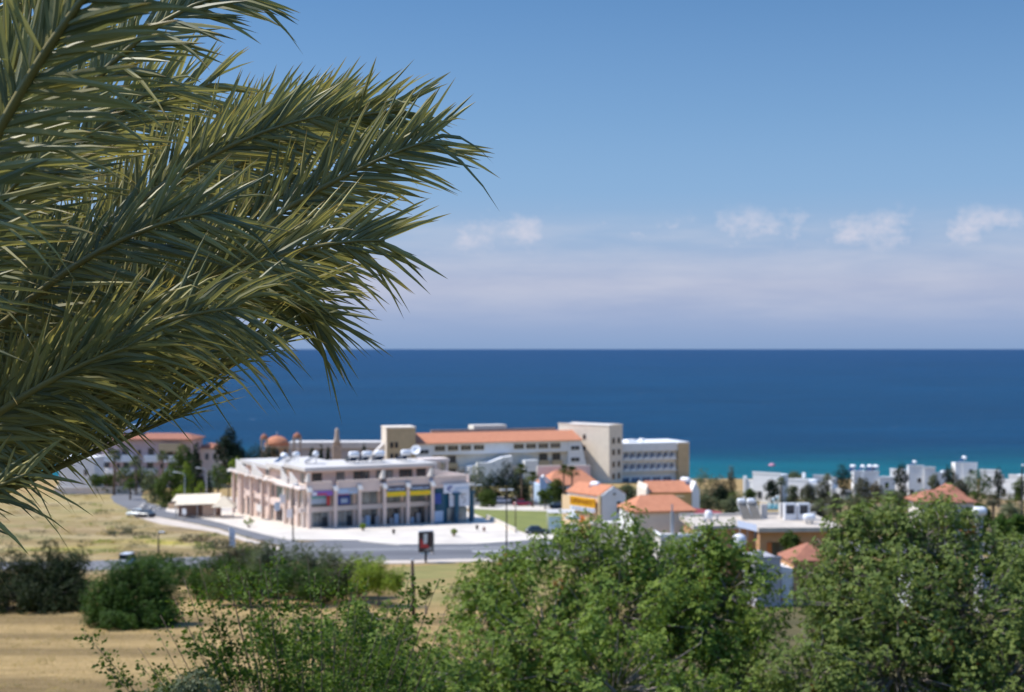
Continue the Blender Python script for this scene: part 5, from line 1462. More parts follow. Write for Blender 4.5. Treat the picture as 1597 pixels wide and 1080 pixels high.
ftree('cypress_tree', 'thin dark cypress right behind the grey street lamp', 326, 736, 786, 304, 16, 'leaf_pine', 420, .35, 40, 'cone', 6)
ftree('shrub', 'dark hedge shrub behind the canopy', 340, 722, 752, 316, 34, 'leaf_mid', 400, .4, 41)
ftree('shrub', 'yellow green climber at the left end of the shop roof', 368, 712, 742, 306, 26, 'leaf_lime', 260, .35, 42)
for i, (px, w, lab) in enumerate(((196, 40, 'dark shrub under the apartment balconies, left of the fan palm'), (222, 36, 'dark shrub under the apartment balconies, right of the fan palm'), (168, 30, 'green shrub by the white annex'), (150, 26, 'small hedge bush at the garden wall'))):
    ftree('shrub', lab, px, 728 if i < 2 else 738, 758, 358, w, 'leaf_mid', 420, .45, 50 + i)
# behind the shop roof
for i, (px, top, w, lab) in enumerate(((398, 690, 44, 'dark bushy tree in front of the church, left side'), (424, 690, 34, 'dark bushy tree directly below the church dome'), (486, 698, 20, 'short broad cypress left of the twin cypresses'), (501, 694, 10, 'slim cypress, left of the twin behind the shop roof'),
                                       (511, 695, 10, 'slim cypress, right of the twin behind the shop roof'), (568, 690, 11, 'thin pointed cypress near the beige hotel block'), (546, 710, 20, 'small green tree behind the shop solar heaters'))):
    shape = 'cone' if w < 24 and i != 6 else 'round'
    ftree('cypress_tree' if shape == 'cone' else 'broadleaf_tree', lab, px, top, 740, 345 + (i % 3) * 4, w, 'leaf_pine' if i != 6 else 'leaf_mid', 520 if w > 12 else 360, .4, 60 + i, shape, 6 if shape == 'cone' else 5)
# dark clump between the shop and the hotel
for i, (px, top, bot, w, y_, lm, lab) in enumerate(((745, 728, 782, 46, 330, 'leaf_olive', 'grey green olive tree right of the shop terrace'), (770, 730, 790, 40, 326, 'leaf_pine', 'dark round tree beside the olive tree'),
                                                    (792, 716, 788, 34, 330, 'leaf_pine', 'tallest dark pine in the clump before the hotel'), (808, 736, 790, 34, 322, 'leaf_pine', 'dark tree right of the tallest pine before the hotel'),
                                                    (820, 742, 786, 24, 326, 'leaf_olive', 'small grey tree at the right of the dark clump'), (728, 735, 775, 18, 318, 'leaf_pine', 'dark narrow tree against the shop terrace'),
                                                    (760, 764, 786, 30, 312, 'leaf_mid', 'low green shrub below the olive tree'), (868, 746, 780, 30, 310, 'leaf_mid', 'round green tree in front of the restaurant roof'),
                                                    (850, 764, 778, 26, 306, 'leaf_mid', 'low dark hedge shrub at the restaurant wall'), (905, 764, 780, 30, 300, 'leaf_mid', 'low hedge shrub below the fan palms'),
                                                    (978, 754, 784, 30, 330, 'leaf_olive', 'grey green tree at the foot of the cream tower'), (1003, 756, 780, 26, 320, 'leaf_grey', 'grey shrub left of the ochre yellow house'))):
    ftree('pine_tree' if lm == 'leaf_pine' else ('shrub' if 'shrub' in lab else 'broadleaf_tree'), lab, px, top, bot, y_, w, lm, 700 if w > 28 else 420, .42, 80 + i)
# right side, before the sea
rt = [(1100, 730, 785, 44, 345, 'leaf_olive', 'grey green tree right of the hotel end wall'), (1122, 738, 790, 36, 330, 'leaf_brown', 'brownish dry tree between the hotel and the villas'),
      (1141, 726, 782, 16, 340, 'leaf_brown', 'tall thin brownish tree standing alone near the sea'), (1124, 757, 785, 26, 300, 'leaf_pine', 'small dark round tree in the brownish scrub'),
      (1100, 770, 796, 40, 280, 'leaf_olive', 'grey green scrub behind the maroon canopy'), (1140, 775, 800, 40, 270, 'leaf_olive', 'grey green scrub left of the tilted panels'),
      (1170, 762, 778, 22, 318, 'leaf_mid', 'round clipped bush in front of the villa with the pink parasol'), (1204, 748, 772, 26, 320, 'leaf_pine', 'dark conifer against the white villa'),
      (1235, 756, 776, 24, 320, 'leaf_olive', 'bushy grey shrub before the low white villa'), (1262, 752, 785, 26, 315, 'leaf_grey', 'grey leafless looking tree right of the low villa'),
      (1283, 748, 784, 30, 312, 'leaf_grey', 'grey tree left of the dark round tree'), (1240, 735, 752, 34, 350, 'leaf_olive', 'palm like green tops behind the low villa'),
      (1315, 722, 772, 36, 318, 'leaf_pine', 'dark round tree left of the villa with solar heaters'), (1345, 744, 776, 34, 312, 'leaf_grey', 'grey purple leafless tree before the villa with solar heaters'),
      (1366, 752, 775, 22, 310, 'leaf_brown', 'brown dry bush before the villa with solar heaters'), (1405, 722, 768, 26, 318, 'leaf_pine', 'dark upright tree left of the villa with one small window'),
      (1456, 738, 772, 18, 316, 'leaf_olive', 'olive green tree right of the villa with one small window'), (1482, 726, 764, 26, 320, 'leaf_pine', 'dark tree left of the wide round crown'),
      (1524, 733, 768, 56, 318, 'leaf_bush', 'wide round dark green crown above the orange roof'), (1498, 748, 772, 26, 312, 'leaf_grey', 'grey bush below the dark tree by the orange roof'),
      (1557, 730, 770, 20, 310, 'leaf_pine', 'dark ragged tree left of the porch villa'), (1590, 746, 772, 24, 300, 'leaf_mid', 'green bush at the black lamp post'),
      (1395, 765, 786, 50, 290, 'leaf_olive', 'olive green scrub below the dark upright tree'), (1335, 770, 795, 46, 280, 'leaf_olive', 'olive scrub with red soil around it'),
      (1300, 768, 795, 30, 285, 'leaf_grey', 'grey scrub below the dark round tree'), (1440, 764, 782, 40, 285, 'leaf_olive', 'yellow green scrub left of the orange hip roof'),
      (1530, 786, 812, 34, 200, 'leaf_bush', 'dark bush behind the white tank on a post'), (1510, 792, 812, 26, 205, 'leaf_bush', 'dark bush at the wall of the orange hip roof house'),
      (1590, 802, 830, 40, 170, 'leaf_bush', 'dark clipped bush at the right edge'), (1272, 790, 812, 34, 230, 'leaf_grey', 'grey scrub right of the boiler frames'),
      (1560, 804, 830, 34, 175, 'leaf_bush', 'dark clipped bush left of the right edge bush'), (1232, 828, 858, 28, 160, 'leaf_mid', 'green palm like bush in front of the orange shutters')]
for i, (px, top, bot, w, y_, lm, lab) in enumerate(rt):
    ftree('pine_tree' if lm == 'leaf_pine' else ('shrub' if ('bush' in lab or 'scrub' in lab or 'shrub' in lab) else 'broadleaf_tree'), lab, px, top, bot, y_, w, lm, 620 if w > 24 else 380, .36, 120 + i, gap=.2 if lm == 'leaf_pine' else .3)


rs = np.random.RandomState(321)
ub = []
for q in range(150):
    px = rs.uniform(1075, 1640); y_ = rs.uniform(262, 352) if q % 3 else rs.uniform(225, 275)
    if 1180 < px < 1235 and 285 < y_ < 320: continue
    if 1000 < px < 1095 and y_ < 290: continue
    h_ = rs.uniform(.7, 1.7)
    ub.append(((X(px, y_), y_, prof(y_) + h_ * .5), (rs.uniform(1.2, 3.0), rs.uniform(1, 2), h_)))
for nm_, lm_, k0 in (('undergrowth', 'leaf_olive', 0), ('undergrowth', 'leaf_mid', 1), ('undergrowth', 'leaf_grey', 2)):
    Vv, Ff = leaf_cloud(ub[k0::3], 5200, 4, .34, 330 + k0, gap=.25)
    np_mesh(nm_, Vv, Ff, M[lm_])['kind'] = 'stuff'


def fan_palm(label, px, y_, top, w_px, lm='leaf_fan', seed=0, trunk_r=.2):
    h = Z(top, y_) - prof(y_)
    rad = w_px / 2 * y_ / FPX
    t = thing('palm_tree', label, 'palm tree', on_ground(px, y_), 0, 'palms among the buildings')
    hh = h - rad * .9
    mb = MB(); mb.tube([(0, 0, -.2), (.05, 0, hh * .5), (0, 0, hh)], [trunk_r * 1.2, trunk_r, trunk_r * .9], 8); mb.build('trunk', M['palmbark'], t)
    rg = random.Random(seed); mb = MB()
    for k in range(34):
        a = rg.uniform(0, 6.28); e = rg.uniform(-.7, 1.35); L_ = rad * rg.uniform(.8, 1.1)
        d = Vector((math.cos(a) * math.cos(e), math.sin(a) * math.cos(e), math.sin(e)))
        s_ = Vector((-math.sin(a), math.cos(a), 0)); c = Vector((0, 0, hh))
        p0, p1, p2 = c + d * L_ * .15, c + d * L_ * .6, c + d * L_ * 1.0 - Vector((0, 0, L_ * .3))
        for q in range(-3, 4):
            dd = s_ * q * L_ * .16
            mb.add([p0, p1 + dd * .7 - s_ * L_ * .05, p2 + dd * 1.1, p1 + dd * .7 + s_ * L_ * .05], [(0, 1, 2, 3)])
    mb.build('crown', M[lm], t)
    return t


fan_palm('tall fan palm before the hotel, left of the pair', 879, 308, 722, 22, seed=1); fan_palm('tall fan palm before the hotel, right of the pair', 892, 306, 724, 26, seed=2)
fan_palm('fan palm left of the white restaurant gable', 831, 312, 732, 24, seed=3); fan_palm('taller fan palm rising behind the dark clump before the hotel', 813, 316, 720, 26, seed=4)
fan_palm('fan palm in front of the mauve apartments, left one', 178, 352, 698, 26, 'leaf_olive', 5, .28); fan_palm('fan palm in front of the mauve apartments, middle one', 212, 354, 708, 24, 'leaf_olive', 6)
fan_palm('fan palm in front of the mauve apartments, right one', 254, 350, 700, 24, 'leaf_olive', 7)
fan_palm('palm with brown skirt right of the orange hip roof', 1549, 205, 766, 30, 'leaf_grey', 8); fan_palm('spiky palm at the right near the black lamp post', 1574, 190, 776, 34, 'leaf_olive', 9)
fan_palm('small palm beside the grove path', 203, 336, 744, 22, 'leaf_mid', 10); fan_palm('palm before the hotel balcony block', 1004, 330, 748, 20, 'leaf_mid', 11)
fan_palm('palm top beside the white villa with the pink parasol', 1218, 322, 742, 20, 'leaf_olive', 12); fan_palm('palm left of the white steps of the villa wing', 1290, 318, 736, 18, 'leaf_olive', 13)
fan_palm('agave like palm below the villa wing', 1278, 290, 774, 26, 'leaf_olive', 14)

# field shrubs and the hedge along the main road
def fbush(name, label, blobs, px, y_, lm, count, size, seed, r0=.12, k=5, **kw):
    return tree(name, label, 'bush', on_ground(px, y_), blobs, M[lm], count, k, size, seed, r0=r0, group='bushes around the straw field', **kw)


fbush('bush', 'big rounded dark green bush standing in the straw field', [B(205, 930, 128, 62, 48), B(170, 945, 127, 38, 36), B(245, 940, 129, 36, 38), B(212, 905, 129, 45, 28), B(205, 962, 126, 64, 26)], 207, 128, 'leaf_bush', 620, .17, 201, plumes=52, r=(.3, .62), shell=.42)
fbush('thicket', 'dark tangled thicket at the left edge of the field', [B(20, 905, 146, 62, 48), B(75, 900, 147, 50, 42), B(-60, 905, 146, 60, 50), B(112, 912, 147, 34, 36), B(60, 928, 144, 84, 28)], 40, 146, 'leaf_dark', 620, .21, 202, plumes=52, r=(.35, .85), shell=.35)
fbush('shrub', 'low dark shrub between the thicket and the lower road', [B(110, 880, 186, 28, 16)], 110, 186, 'leaf_dark', 400, .3, 203)
fbush('hedge_bush', 'green hedge bush behind the big rounded bush', [B(250, 886, 176, 40, 22), B(285, 898, 172, 38, 26)], 265, 174, 'leaf_bush', 1300, .3, 204)
hb_ = [((330, 892, 34, 36), 'leaf_bush', 'dark hedge bush left of the reddish shrub'), ((356, 880, 24, 26), 'leaf_brown', 'reddish brown shrub in the hedge by the road'), ((385, 886, 32, 36), 'leaf_mid', 'mid green hedge bush below the feather banner'),
       ((425, 884, 34, 34), 'leaf_olive', 'grey green hedge bush below the shop corner'), ((470, 880, 40, 32), 'leaf_olive', 'broad grey olive bush in the hedge'), ((515, 884, 38, 32), 'leaf_olive', 'grey olive bush right of the broad one'),
       ((450, 905, 50, 26), 'leaf_bush', 'dark green bush in the front row of the hedge'), ((548, 900, 28, 24), 'leaf_grey', 'twiggy grey shrub near the lime bush'), ((590, 900, 38, 20), 'leaf_lime', 'bright lime green bush at the right end of the hedge'), ((560, 890, 26, 18), 'leaf_lime', 'small lime bush behind the hedge end'),
       ((365, 908, 44, 26), 'leaf_mid', 'leafy green bush in the front row, left part'), ((510, 912, 40, 20), 'leaf_mid', 'leafy green bush in the front row, right part')]
for i, ((px, py, rx, rz), lm, lab) in enumerate(hb_):
    y_ = 157 + (i % 3) * 4 if py < 895 else 149 + (i % 2) * 4
    fbush('hedge_bush', lab, [B(px, py, y_, rx, rz), B(px - rx * .5, py + rz * .3, y_ + 1, rx * .6, rz * .7), B(px + rx * .5, py + rz * .25, y_ - 1, rx * .6, rz * .75)], px, y_, lm, 105, .19, 210 + i, plumes=46, r=(.3, .75), shell=.35)
fbush('shrub', 'dry scrub on the bank below the side road, left one', [B(300, 845, 232, 26, 11)], 300, 232, 'leaf_brown', 300, .3, 230); fbush('shrub', 'dry scrub on the bank below the side road, right one', [B(405, 860, 212, 34, 16)], 405, 212, 'leaf_brown', 420, .3, 231)
fbush('shrub', 'olive scrub on the bank near the banner', [B(345, 854, 220, 28, 13)], 345, 220, 'leaf_grey', 300, .3, 232); fbush('shrub', 'grey green scrub in the upper left field', [B(190, 833, 243, 28, 11)], 190, 243, 'leaf_grey', 260, .3, 233)
fbush('shrub', 'small dark shrub beside the small van', [B(225, 874, 196, 20, 11)], 225, 196, 'leaf_olive', 200, .3, 234)
fbush('shrub', 'pale dry shrub in front of the middle green tree', [B(742, 925, 150, 40, 22), B(780, 935, 148, 30, 20)], 742, 150, 'leaf_grey', 600, .28, 235)
fbush('shrub', 'sparse green sprig near the utility pole', [B(664, 925, 140, 8, 12)], 664, 140, 'leaf_mid', 60, .25, 236)

# dry grass blades over the near field
rs = np.random.RandomState(77)
nb_ = 60000
bx_ = rs.uniform(-62, 12, nb_); by_ = rs.uniform(62, 165, nb_)
ok = (np.abs(bx_) < by_ * .40)
bx_, by_ = bx_[ok], by_[ok]
bz_ = np.array([prof(v) for v in by_])
m_ = len(bx_); a = rs.uniform(0, 6.28, m_); hgt = rs.uniform(.12, .34, m_); hgt = hgt * .5; lx, ly = rs.normal(0, .12, m_), rs.normal(0, .12, m_)
Vg = np.stack([np.stack([bx_ - .025 * np.cos(a), by_ - .025 * np.sin(a), bz_ - .02], 1), np.stack([bx_ + .025 * np.cos(a), by_ + .025 * np.sin(a), bz_ - .02], 1), np.stack([bx_ + lx, by_ + ly, bz_ + hgt], 1)], 1).reshape(-1, 3)
gr = np_mesh('dry_grass', Vg, np.arange(m_ * 3).reshape(-1, 3), M['straw'])
gr['kind'] = 'stuff'

rs = np.random.RandomState(55)
wb = []
while len(wb) < 260:
    px, py = rs.uniform(-150, 440), rs.uniform(772, 872)
    x_, y_ = G(px, py)
    if 165 < px < 330 and py < 808 + (px - 245) * .1: continue
    if px > 240 and py < 806 + (px - 240) * .27 + 6: continue
    w_ = rs.uniform(.35, 1.3)
    wb.append(((x_, y_, prof(y_) + .12), (w_ * 1.5, w_, w_ * .38)))
for q in range(160):
    y_ = rs.uniform(78, 150); x_ = rs.uniform(-.38, .1) * y_
    w_ = rs.uniform(.15, .5); wb.append(((x_, y_, prof(y_) + .05), (w_ * 2, w_, w_ * .4)))
nw_ = wb[260:]; wb = wb[:260]
Vv, Ff = leaf_cloud(nw_, 5200, 4, .10, 571, gap=.2, low=-.2)
np_mesh('weeds', Vv, Ff, M['straw'])['kind'] = 'stuff'
for k0, lm_ in enumerate(('straw', 'leaf_olive', 'leaf_lime', 'leaf_grey', 'straw')):
    Vv, Ff = leaf_cloud(wb[k0::5], 2000, 4, .18, 560 + k0, gap=.2, low=-.2)
    np_mesh('weeds', Vv, Ff, M[lm_])['kind'] = 'stuff'

# ------------------------------------------------------------------ foreground trees
def sprigs(pts, y_, seed, n=2):
    rg = random.Random(seed); out = []
    for px, py in pts:
        for k in range(n):
            out.append(B(px + rg.uniform(-16, 16), py + rg.uniform(-8, 16), y_ + rg.uniform(-.8, .8), rg.uniform(9, 15), rg.uniform(15, 26)))
    return out


tree('leafy_tree', 'big bushy green tree in the middle foreground with a ragged top', 'tree', on_ground(960, 33),
     [B(960, 960, 33, 150, 100, 2.2), B(850, 1000, 32, 120, 100, 1.8), B(1090, 960, 33, 125, 100, 2.0), B(900, 880, 34, 80, 55, 1.2), B(1080, 890, 34, 90, 60, 1.3), B(1135, 925, 33, 58, 70, 1.2), B(770, 945, 33, 62, 62, 1.0),
      B(800, 895, 34, 42, 34, .6), B(930, 850, 34, 34, 32, .5), B(985, 880, 34, 40, 50, .6), B(1160, 1050, 32, 66, 80, 1.3), B(960, 1080, 30, 190, 90, 2.0), B(760, 1060, 31, 90, 80, 1.5)] + sprigs([(790, 865), (830, 862), (775, 890), (880, 848), (905, 832), (935, 826), (968, 836), (1000, 846), (1030, 858), (1060, 850), (1092, 838), (1120, 850), (1150, 855), (1172, 885), (735, 915), (720, 950)], 33.5, 5),
     M['leaf_tree'], 860, 7, .078, 301, r0=.2, bark='palebark', fork=.5, group='foreground trees', plumes=46, r=(.15, .32), aspect=.55, shell=.38, withered=16)
tree('leafy_tree', 'big bushy olive green tree in the right foreground', 'tree', on_ground(1440, 31),
     [B(1400, 940, 31, 150, 100, 2.0), B(1530, 960, 31, 130, 110, 2.0), B(1320, 900, 32, 80, 70, 1.2), B(1340, 830, 32, 55, 42, .8), B(1430, 850, 32, 85, 60, 1.2), B(1520, 880, 32, 75, 45, 1.0), B(1470, 812, 33, 48, 26, .6), B(1310, 965, 31, 56, 66, 1.1),
      B(1600, 900, 32, 55, 50, .9), B(1400, 1050, 30, 180, 90, 2.0), B(1570, 1060, 30, 140, 90, 2.0), B(1680, 980, 31, 120, 110, 1.8), B(1270, 1050, 30, 70, 80, 1.2)] + sprigs([(1288, 870), (1305, 825), (1335, 800), (1365, 806), (1395, 812), (1425, 818), (1455, 796), (1485, 792), (1512, 806), (1540, 835), (1570, 850), (1595, 862)], 32, 6),
     M['leaf_tree_right'], 920, 7, .076, 302, r0=.2, bark='palebark', fork=.5, group='foreground trees', plumes=46, r=(.15, .32), aspect=.55, shell=.38, withered=16)
tree('leafy_tree', 'low green tree between the sparse shoots and the middle tree', 'tree', on_ground(600, 27),
     [B(600, 1010, 27, 70, 60, 1.2), B(530, 1040, 26, 90, 60, 1.2), B(660, 1050, 27, 80, 60, 1.2), B(575, 955, 27, 34, 34, .6), B(620, 1090, 26, 150, 60, 1.4), B(480, 1000, 26, 46, 40, .8)],
     M['leaf_tree'], 280, 7, .068, 303, r0=.14, bark='palebark', group='foreground trees', plumes=40, r=(.12, .25), aspect=.55, shell=.4)

# sparse shrub of upright leafy shoots, lower left
sr_ = thing('sapling_shrub', 'sparse many stemmed shrub of leafy upright shoots in the lower left foreground', 'shrub', on_ground(420, 19), 0)
rg = random.Random(44)
tips = [(130, 985), (165, 1040), (215, 1010), (250, 960), (300, 990), (285, 900), (330, 940), (350, 880), (385, 905), (405, 870), (430, 850), (455, 930), (480, 870), (500, 905), (530, 880), (545, 930), (575, 900), (610, 930), (640, 960), (240, 1050), (190, 1075),
        (320, 1030), (370, 1000), (440, 985), (520, 970), (590, 985), (660, 1010), (405, 950), (345, 1045), (470, 1040), (270, 930), (310, 880), (420, 905), (555, 960), (625, 985), (505, 1000)]
tips += [(rg.uniform(330, 700), rg.uniform(885, 1050)) for _ in range(34)] + [(rg.uniform(180, 420), rg.uniform(985, 1070)) for _ in range(10)]
base = Vector(sr_.location)
st = MB(); P_, D_ = [], []
for i, (px, py) in enumerate(tips):
    y_ = 18.5 + rg.uniform(-1.3, 1.6)
    tip = Vector((X(px, y_), y_, Z(py, y_))) - base
    root_ = Vector((X(470 + (px - 420) * .28, y_), y_, Z(1330, y_))) - base
    foot = Vector((rg.uniform(-.25, .25), rg.uniform(-.2, .2), -.1))
    mid = root_.lerp(tip, .5) + Vector((rg.uniform(-.15, .15), rg.uniform(-.1, .1), rg.uniform(.0, .2)))
    pts = [foot, root_.lerp(foot, .35), root_]
    for q in range(1, 9):
        t = q / 8
        pts.append(root_ * (1 - t) ** 2 + mid * 2 * t * (1 - t) + tip * t * t)
    st.tube(pts, [.04, .03, .02] + [.015 - .0015 * q for q in range(1, 9)], 5)
    fine = [pts[2 + q].lerp(pts[3 + q], f) for q in range(0, 8) for f in (0, .25, .5, .75)]
    for q, p in enumerate(fine):
        if q < 6 or rg.random() < .42: continue
        d = (fine[min(q + 1, len(fine) - 1)] - fine[max(q - 1, 0)]).normalized()
        cl = rg.choice((4, 14, 26, 36))
        for _ in range(cl):
            o = Vector((rg.gauss(0, 1), rg.gauss(0, 1), rg.gauss(0, .6)))
            P_.append(p + o * .062); D_.append((o.normalized() + d * .7).normalized())
    if i % 2 == 0:                                                  # a side shoot
        q0 = fine[14]; tp = q0 + Vector((rg.uniform(-.35, .35), rg.uniform(-.2, .2), rg.uniform(.3, .6)))
        st.tube([q0, q0.lerp(tp, .5), tp], [.012, .009, .004], 4)
        for _ in range(16): P_.append(q0.lerp(tp, rg.uniform(.3, 1)) + Vector((rg.gauss(0, .04), rg.gauss(0, .04), rg.gauss(0, .04)))); D_.append(Vector((rg.gauss(0, 1), rg.gauss(0, 1), rg.gauss(.4, .6))).normalized())
st.build('stem', M['twig'], sr_)
Pn, Dn = np.array([tuple(p) for p in P_]), np.array([tuple(d) for d in D_])
rs = np.random.RandomState(9); m_ = len(Pn)
Wn = unit(np.cross(Dn, rs.normal(size=(m_, 3)))); ln = rs.uniform(.035, .085, m_)[:, None]
Vv = np.stack([Pn, Pn + Dn * ln * .5 + Wn * ln * .33, Pn + Dn * ln - np.array((0, 0, .25)) * ln, Pn + Dn * ln * .5 - Wn * ln * .33], 1).reshape(-1, 3)
np_mesh('leaves', Vv, np.arange(m_ * 4).reshape(-1, 4), M['leaf_shoot'], sr_)
tree('shrub', 'small silvery grey shrub at the bottom edge under the sparse shoots', 'bush', on_ground(310, 16), [B(312, 1070, 16, 36, 24, .3), B(280, 1085, 16, 40, 22, .3)], M['leaf_olive'], 420, 5, .05, 305, r0=.04, group='foreground trees')

# ------------------------------------------------------------------ date palm beside the viewer
frond_mat = bpy.data.materials.new('date_palm_leaflet')
frond_mat.use_nodes = True
n, l = frond_mat.node_tree.nodes, frond_mat.node_tree.links
pb = n['Principled BSDF']; pb.inputs['Roughness'].default_value = .48; pb.inputs['Specular IOR Level'].default_value = .38
uvn = n.new('ShaderNodeUVMap'); spu = n.new('ShaderNodeSeparateXYZ'); l.new(uvn.outputs[0], spu.inputs[0])
rp = n.new('ShaderNodeValToRGB'); l.new(spu.outputs['X'], rp.inputs[0])
e = rp.color_ramp.elements
e[0].position = 0; e[0].color = (.26, .25, .11, 1); e[1].position = 1; e[1].color = (.46, .32, .15, 1)
q = e.new(.12); q.color = (.272, .268, .152, 1); q = e.new(.80); q.color = (.315, .292, .135, 1); q = e.new(.95); q.color = (.34, .25, .10, 1)
rp2 = n.new('ShaderNodeValToRGB'); l.new(spu.outputs['Y'], rp2.inputs[0])
rp2.color_ramp.elements[0].color = (.52, .62, .66, 1); rp2.color_ramp.elements[1].color = (1.60, 1.48, 1.15, 1)
mu = n.new('ShaderNodeMix'); mu.data_type = 'RGBA'; mu.blend_type = 'MULTIPLY'; mu.inputs[0].default_value = 1
l.new(rp.outputs[0], mu.inputs[6]); l.new(rp2.outputs[0], mu.inputs[7]); l.new(mu.outputs[2], pb.inputs['Base Color'])
tr = n.new('ShaderNodeBsdfTranslucent'); mc = n.new('ShaderNodeMix'); mc.data_type = 'RGBA'; mc.blend_type = 'MULTIPLY'; mc.inputs[0].default_value = 1
l.new(mu.outputs[2], mc.inputs[6]); mc.inputs[7].default_value = (1.12, 1.14, .76, 1); l.new(mc.outputs[2], tr.inputs['Color'])
ms = n.new('ShaderNodeMixShader'); ms.inputs[0].default_value = .30; l.new(pb.outputs[0], ms.inputs[1]); l.new(tr.outputs[0], ms.inputs[2]); l.new(ms.outputs[0], n['Material Output'].inputs['Surface'])
M['rachis'] = mat('palm_rachis', (.24, .20, .075), .5, .15, 5)

PC = Vector((X(-250, 7.0), 7.0, Z(890, 7.0)))
palm = thing('date_palm', 'date palm with long arching feathery fronds filling the left foreground', 'palm tree', (PC.x, PC.y, prof(7.0)), 0)
C0 = Vector((0, 0, PC.z - prof(7.0)))


def frond(tip, midp, roll, seed, leaf=.53, dens=.027, vee=.35, droop=.10, bare=.16, width=.025, limp=0.06, start=None):
    """feather frond: curved midrib with two rows of stiff folded leaflets; tip and midp relative to the trunk foot"""
    rg = np.random.RandomState(seed)
    p0 = np.array(C0) if start is None else np.array(start)
    tip, midp = np.array(tip), np.array(midp)
    p1 = 2 * midp - .5 * (p0 + tip)
    f = lambda t: p0 * (1 - t) ** 2 + p1 * 2 * t * (1 - t) + tip * t * t
    df = lambda t: 2 * (1 - t) * (p1 - p0) + 2 * t * (tip - p1)
    Ls = sum(np.linalg.norm(f((i + 1) / 20) - f(i / 20)) for i in range(20))
    nl = int(Ls * (1 - bare) / dens)
    verts, faces, uvs = [], [], []
    for side in (-1, 1):
        for i in range(nl):
            s_ = (i + rg.uniform(.1, .9)) / nl
            t = bare + (1 - bare) * s_
            P = f(t); T = df(t); T = T / np.linalg.norm(T)
            up = np.array((0, 0, 1.0)); S0 = np.cross(T, up); S0 /= np.linalg.norm(S0); N0 = np.cross(S0, T)
            ca, sa = math.cos(roll), math.sin(roll)
            S = S0 * ca + N0 * sa; Nn = N0 * ca - S0 * sa
            ang = R(52) * (1 - s_) + R(30) * s_ + rg.normal(0, .15)
            b = vee + rg.normal(0, .28)
            out = S * side * math.cos(b) + Nn * math.sin(b)
            d = T * math.cos(ang) + out * math.sin(ang); d /= np.linalg.norm(d)
            prof_l = (.62 + .38 * math.sin(math.pi * (.15 + .62 * s_))) * (1 - .22 * s_ ** 3)
            ll = leaf * prof_l * rg.uniform(.82, 1.12)
            sag = droop * rg.uniform(.3, 1.7)
            if rg.rand() < limp: sag = rg.uniform(.35, .8)
            w = np.cross(d, Nn); w /= np.linalg.norm(w); nrm = np.cross(w, d)
            tw = rg.normal(0, .45)
            w2 = w * math.cos(tw) + nrm * math.sin(tw); n2 = nrm * math.cos(tw) - w * math.sin(tw)
            wd = width * rg.uniform(.75, 1.2) * (.7 + .3 * prof_l)
            o = len(verts); cv = rg.rand()
            for k, (u, ww) in enumerate(((0, .35), (.22, 1.0), (.5, .92), (.78, .55), (1.0, .02))):
                c = P + d * ll * u - up * ll * sag * u * u
                half = w2 * wd * .5 * ww; lift = n2 * wd * .28 * ww
                verts += [c - half + lift, c, c + half + lift]
                uvs += [(u, cv)] * 3
            for k in range(4):
                q = o + k * 3
                faces += [(q, q + 1, q + 4, q + 3), (q + 1, q + 2, q + 5, q + 4)]
    fr = np_mesh('frond', np.array(verts), np.array(faces), frond_mat, palm, uv=np.array(uvs))
    mb = MB(); mb.tube([f(i / 16) for i in range(17)], [.032 * (1 - i / 17) + .004 for i in range(17)], 6); mb.build('rachis', M['rachis'], fr)
    return fr


def rel(px, py, y_): return (X(px, y_) - palm.location.x, y_ - palm.location.y, Z(py, y_) - palm.location.z)


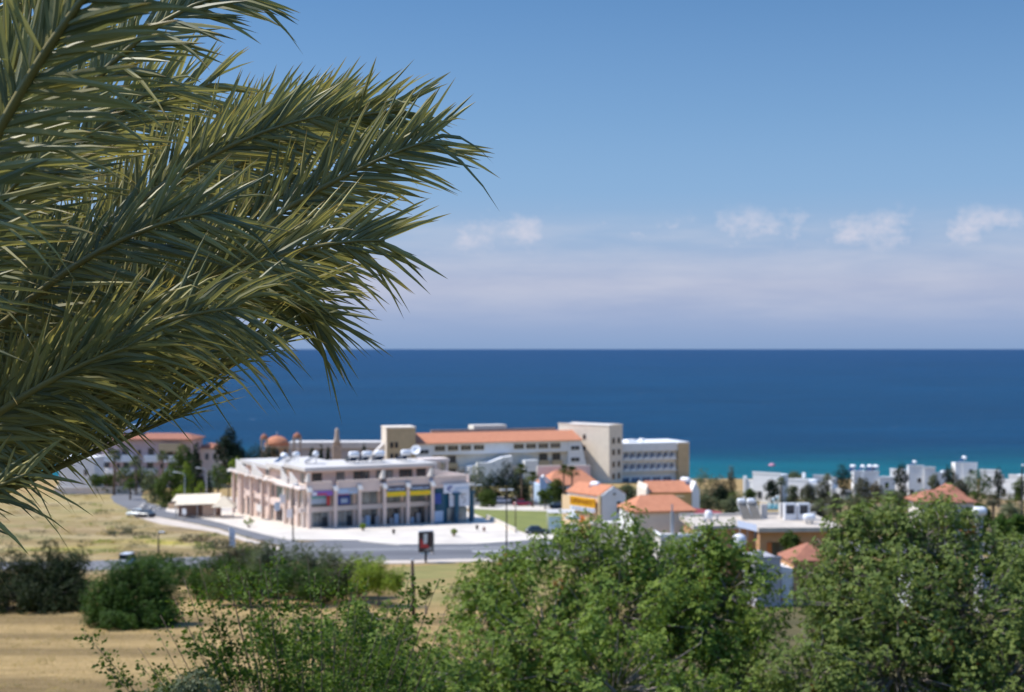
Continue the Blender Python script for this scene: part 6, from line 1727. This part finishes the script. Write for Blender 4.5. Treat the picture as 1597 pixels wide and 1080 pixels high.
FR = [  # tip pixel and distance, half-way pixel and distance, roll
    ((672, 218, 7.2), (290, 430, 7.3), 70, {}),
    ((625, 172, 7.6), (245, 345, 7.7), 55, {}),
    ((505, 175, 8.2), (180, 350, 7.8), 60, {}),
    ((580, 200, 8.4), (215, 340, 8.0), 50, {}),
    ((385, -15, 6.2), (50, 250, 6.4), 95, {'vee': .1, 'leaf': .40}),
    ((300, -160, 4.6), (-40, 280, 5.2), 60, {'width': .028}),
    ((190, -120, 5.4), (-60, 270, 6.0), 40, {}),
    ((600, 375, 7.0), (215, 500, 6.9), 75, {}),
    ((490, 500, 6.8), (235, 525, 6.8), 40, {'droop': .2}),
    ((440, 530, 7.3), (115, 700, 7.4), 15, {'vee': .85}),
    ((400, 545, 6.6), (60, 690, 6.8), 30, {'vee': .8}),
    ((370, 480, 6.0), (30, 610, 6.2), 80, {'droop': .22, 'limp': .2}),
    ((300, 560, 6.3), (0, 700, 6.6), 35, {'vee': .8}),
    ((300, 640, 7.0), (0, 770, 7.1), 15, {'vee': .95, 'dens': .026}),
    ((40, 740, 6.0), (-120, 815, 6.4), 75, {'droop': .3, 'limp': .3, 'dens': .07, 'leaf': .42}),
    ((260, 130, 7.0), (-20, 400, 7.0), 70, {}),
    ((330, 330, 6.3), (0, 510, 6.5), 85, {}),
    ((430, 400, 6.5), (90, 560, 6.6), 85, {'vee': .1}),
    ((520, 420, 7.4), (150, 570, 7.3), 70, {}),
    ((120, 60, 7.6), (-90, 390, 7.4), 60, {}),
    ((60, 250, 5.6), (-120, 520, 6.2), 80, {}),
    ((200, 540, 5.9), (-50, 680, 6.2), 50, {'droop': .2, 'vee': .6}),
    ((100, 400, 8.2), (-80, 600, 7.8), 60, {}),
    ((30, -60, 6.4), (-140, 370, 6.8), 50, {}),
    ((520, 285, 8.0), (200, 440, 7.7), 100, {'vee': .15}),
    ((500, 180, 7.3), (130, 390, 7.3), 75, {}),
    ((330, 130, 8.0), (10, 370, 7.8), 65, {}),
]
for i, (tp, md, roll, kw) in enumerate(FR):
    frond(rel(*tp), rel(*md), R(roll), 400 + i, **kw)
rg = random.Random(12)
for i in range(16):                                                 # the rest of the crown, away from the view
    a = R(95 + i * 10.5 + rg.uniform(-6, 6)); e = rg.uniform(-.3, 1.1)
    d = Vector((math.cos(a) * math.cos(e), math.sin(a) * math.cos(e), math.sin(e)))
    tip = C0 + d * 3.0 - Vector((0, 0, .5)); mid = C0 + d * 1.6 + Vector((0, 0, .35))
    frond(tip, mid, R(rg.uniform(-30, 30)), 500 + i, dens=.034)
mb = MB(); hC = C0.z
mb.tube([(0, 0, -.3), (.05, 0, hC * .4), (0, 0, hC - .3), (0, 0, hC + .1)], [.28, .24, .25, .2], 14); mb.build('trunk', M['palmbark'], palm)
mb = MB()
for k in range(70):
    z_ = hC - .15 - k * .055; a = k * 2.4
    mb.extrude([(.22 * math.cos(a - .3), .22 * math.sin(a - .3), z_), (.22 * math.cos(a + .3), .22 * math.sin(a + .3), z_), (.36 * math.cos(a), .36 * math.sin(a), z_ + .2)], (0, 0, .04))
mb.build('leaf_stub', M['palmbark'], palm)
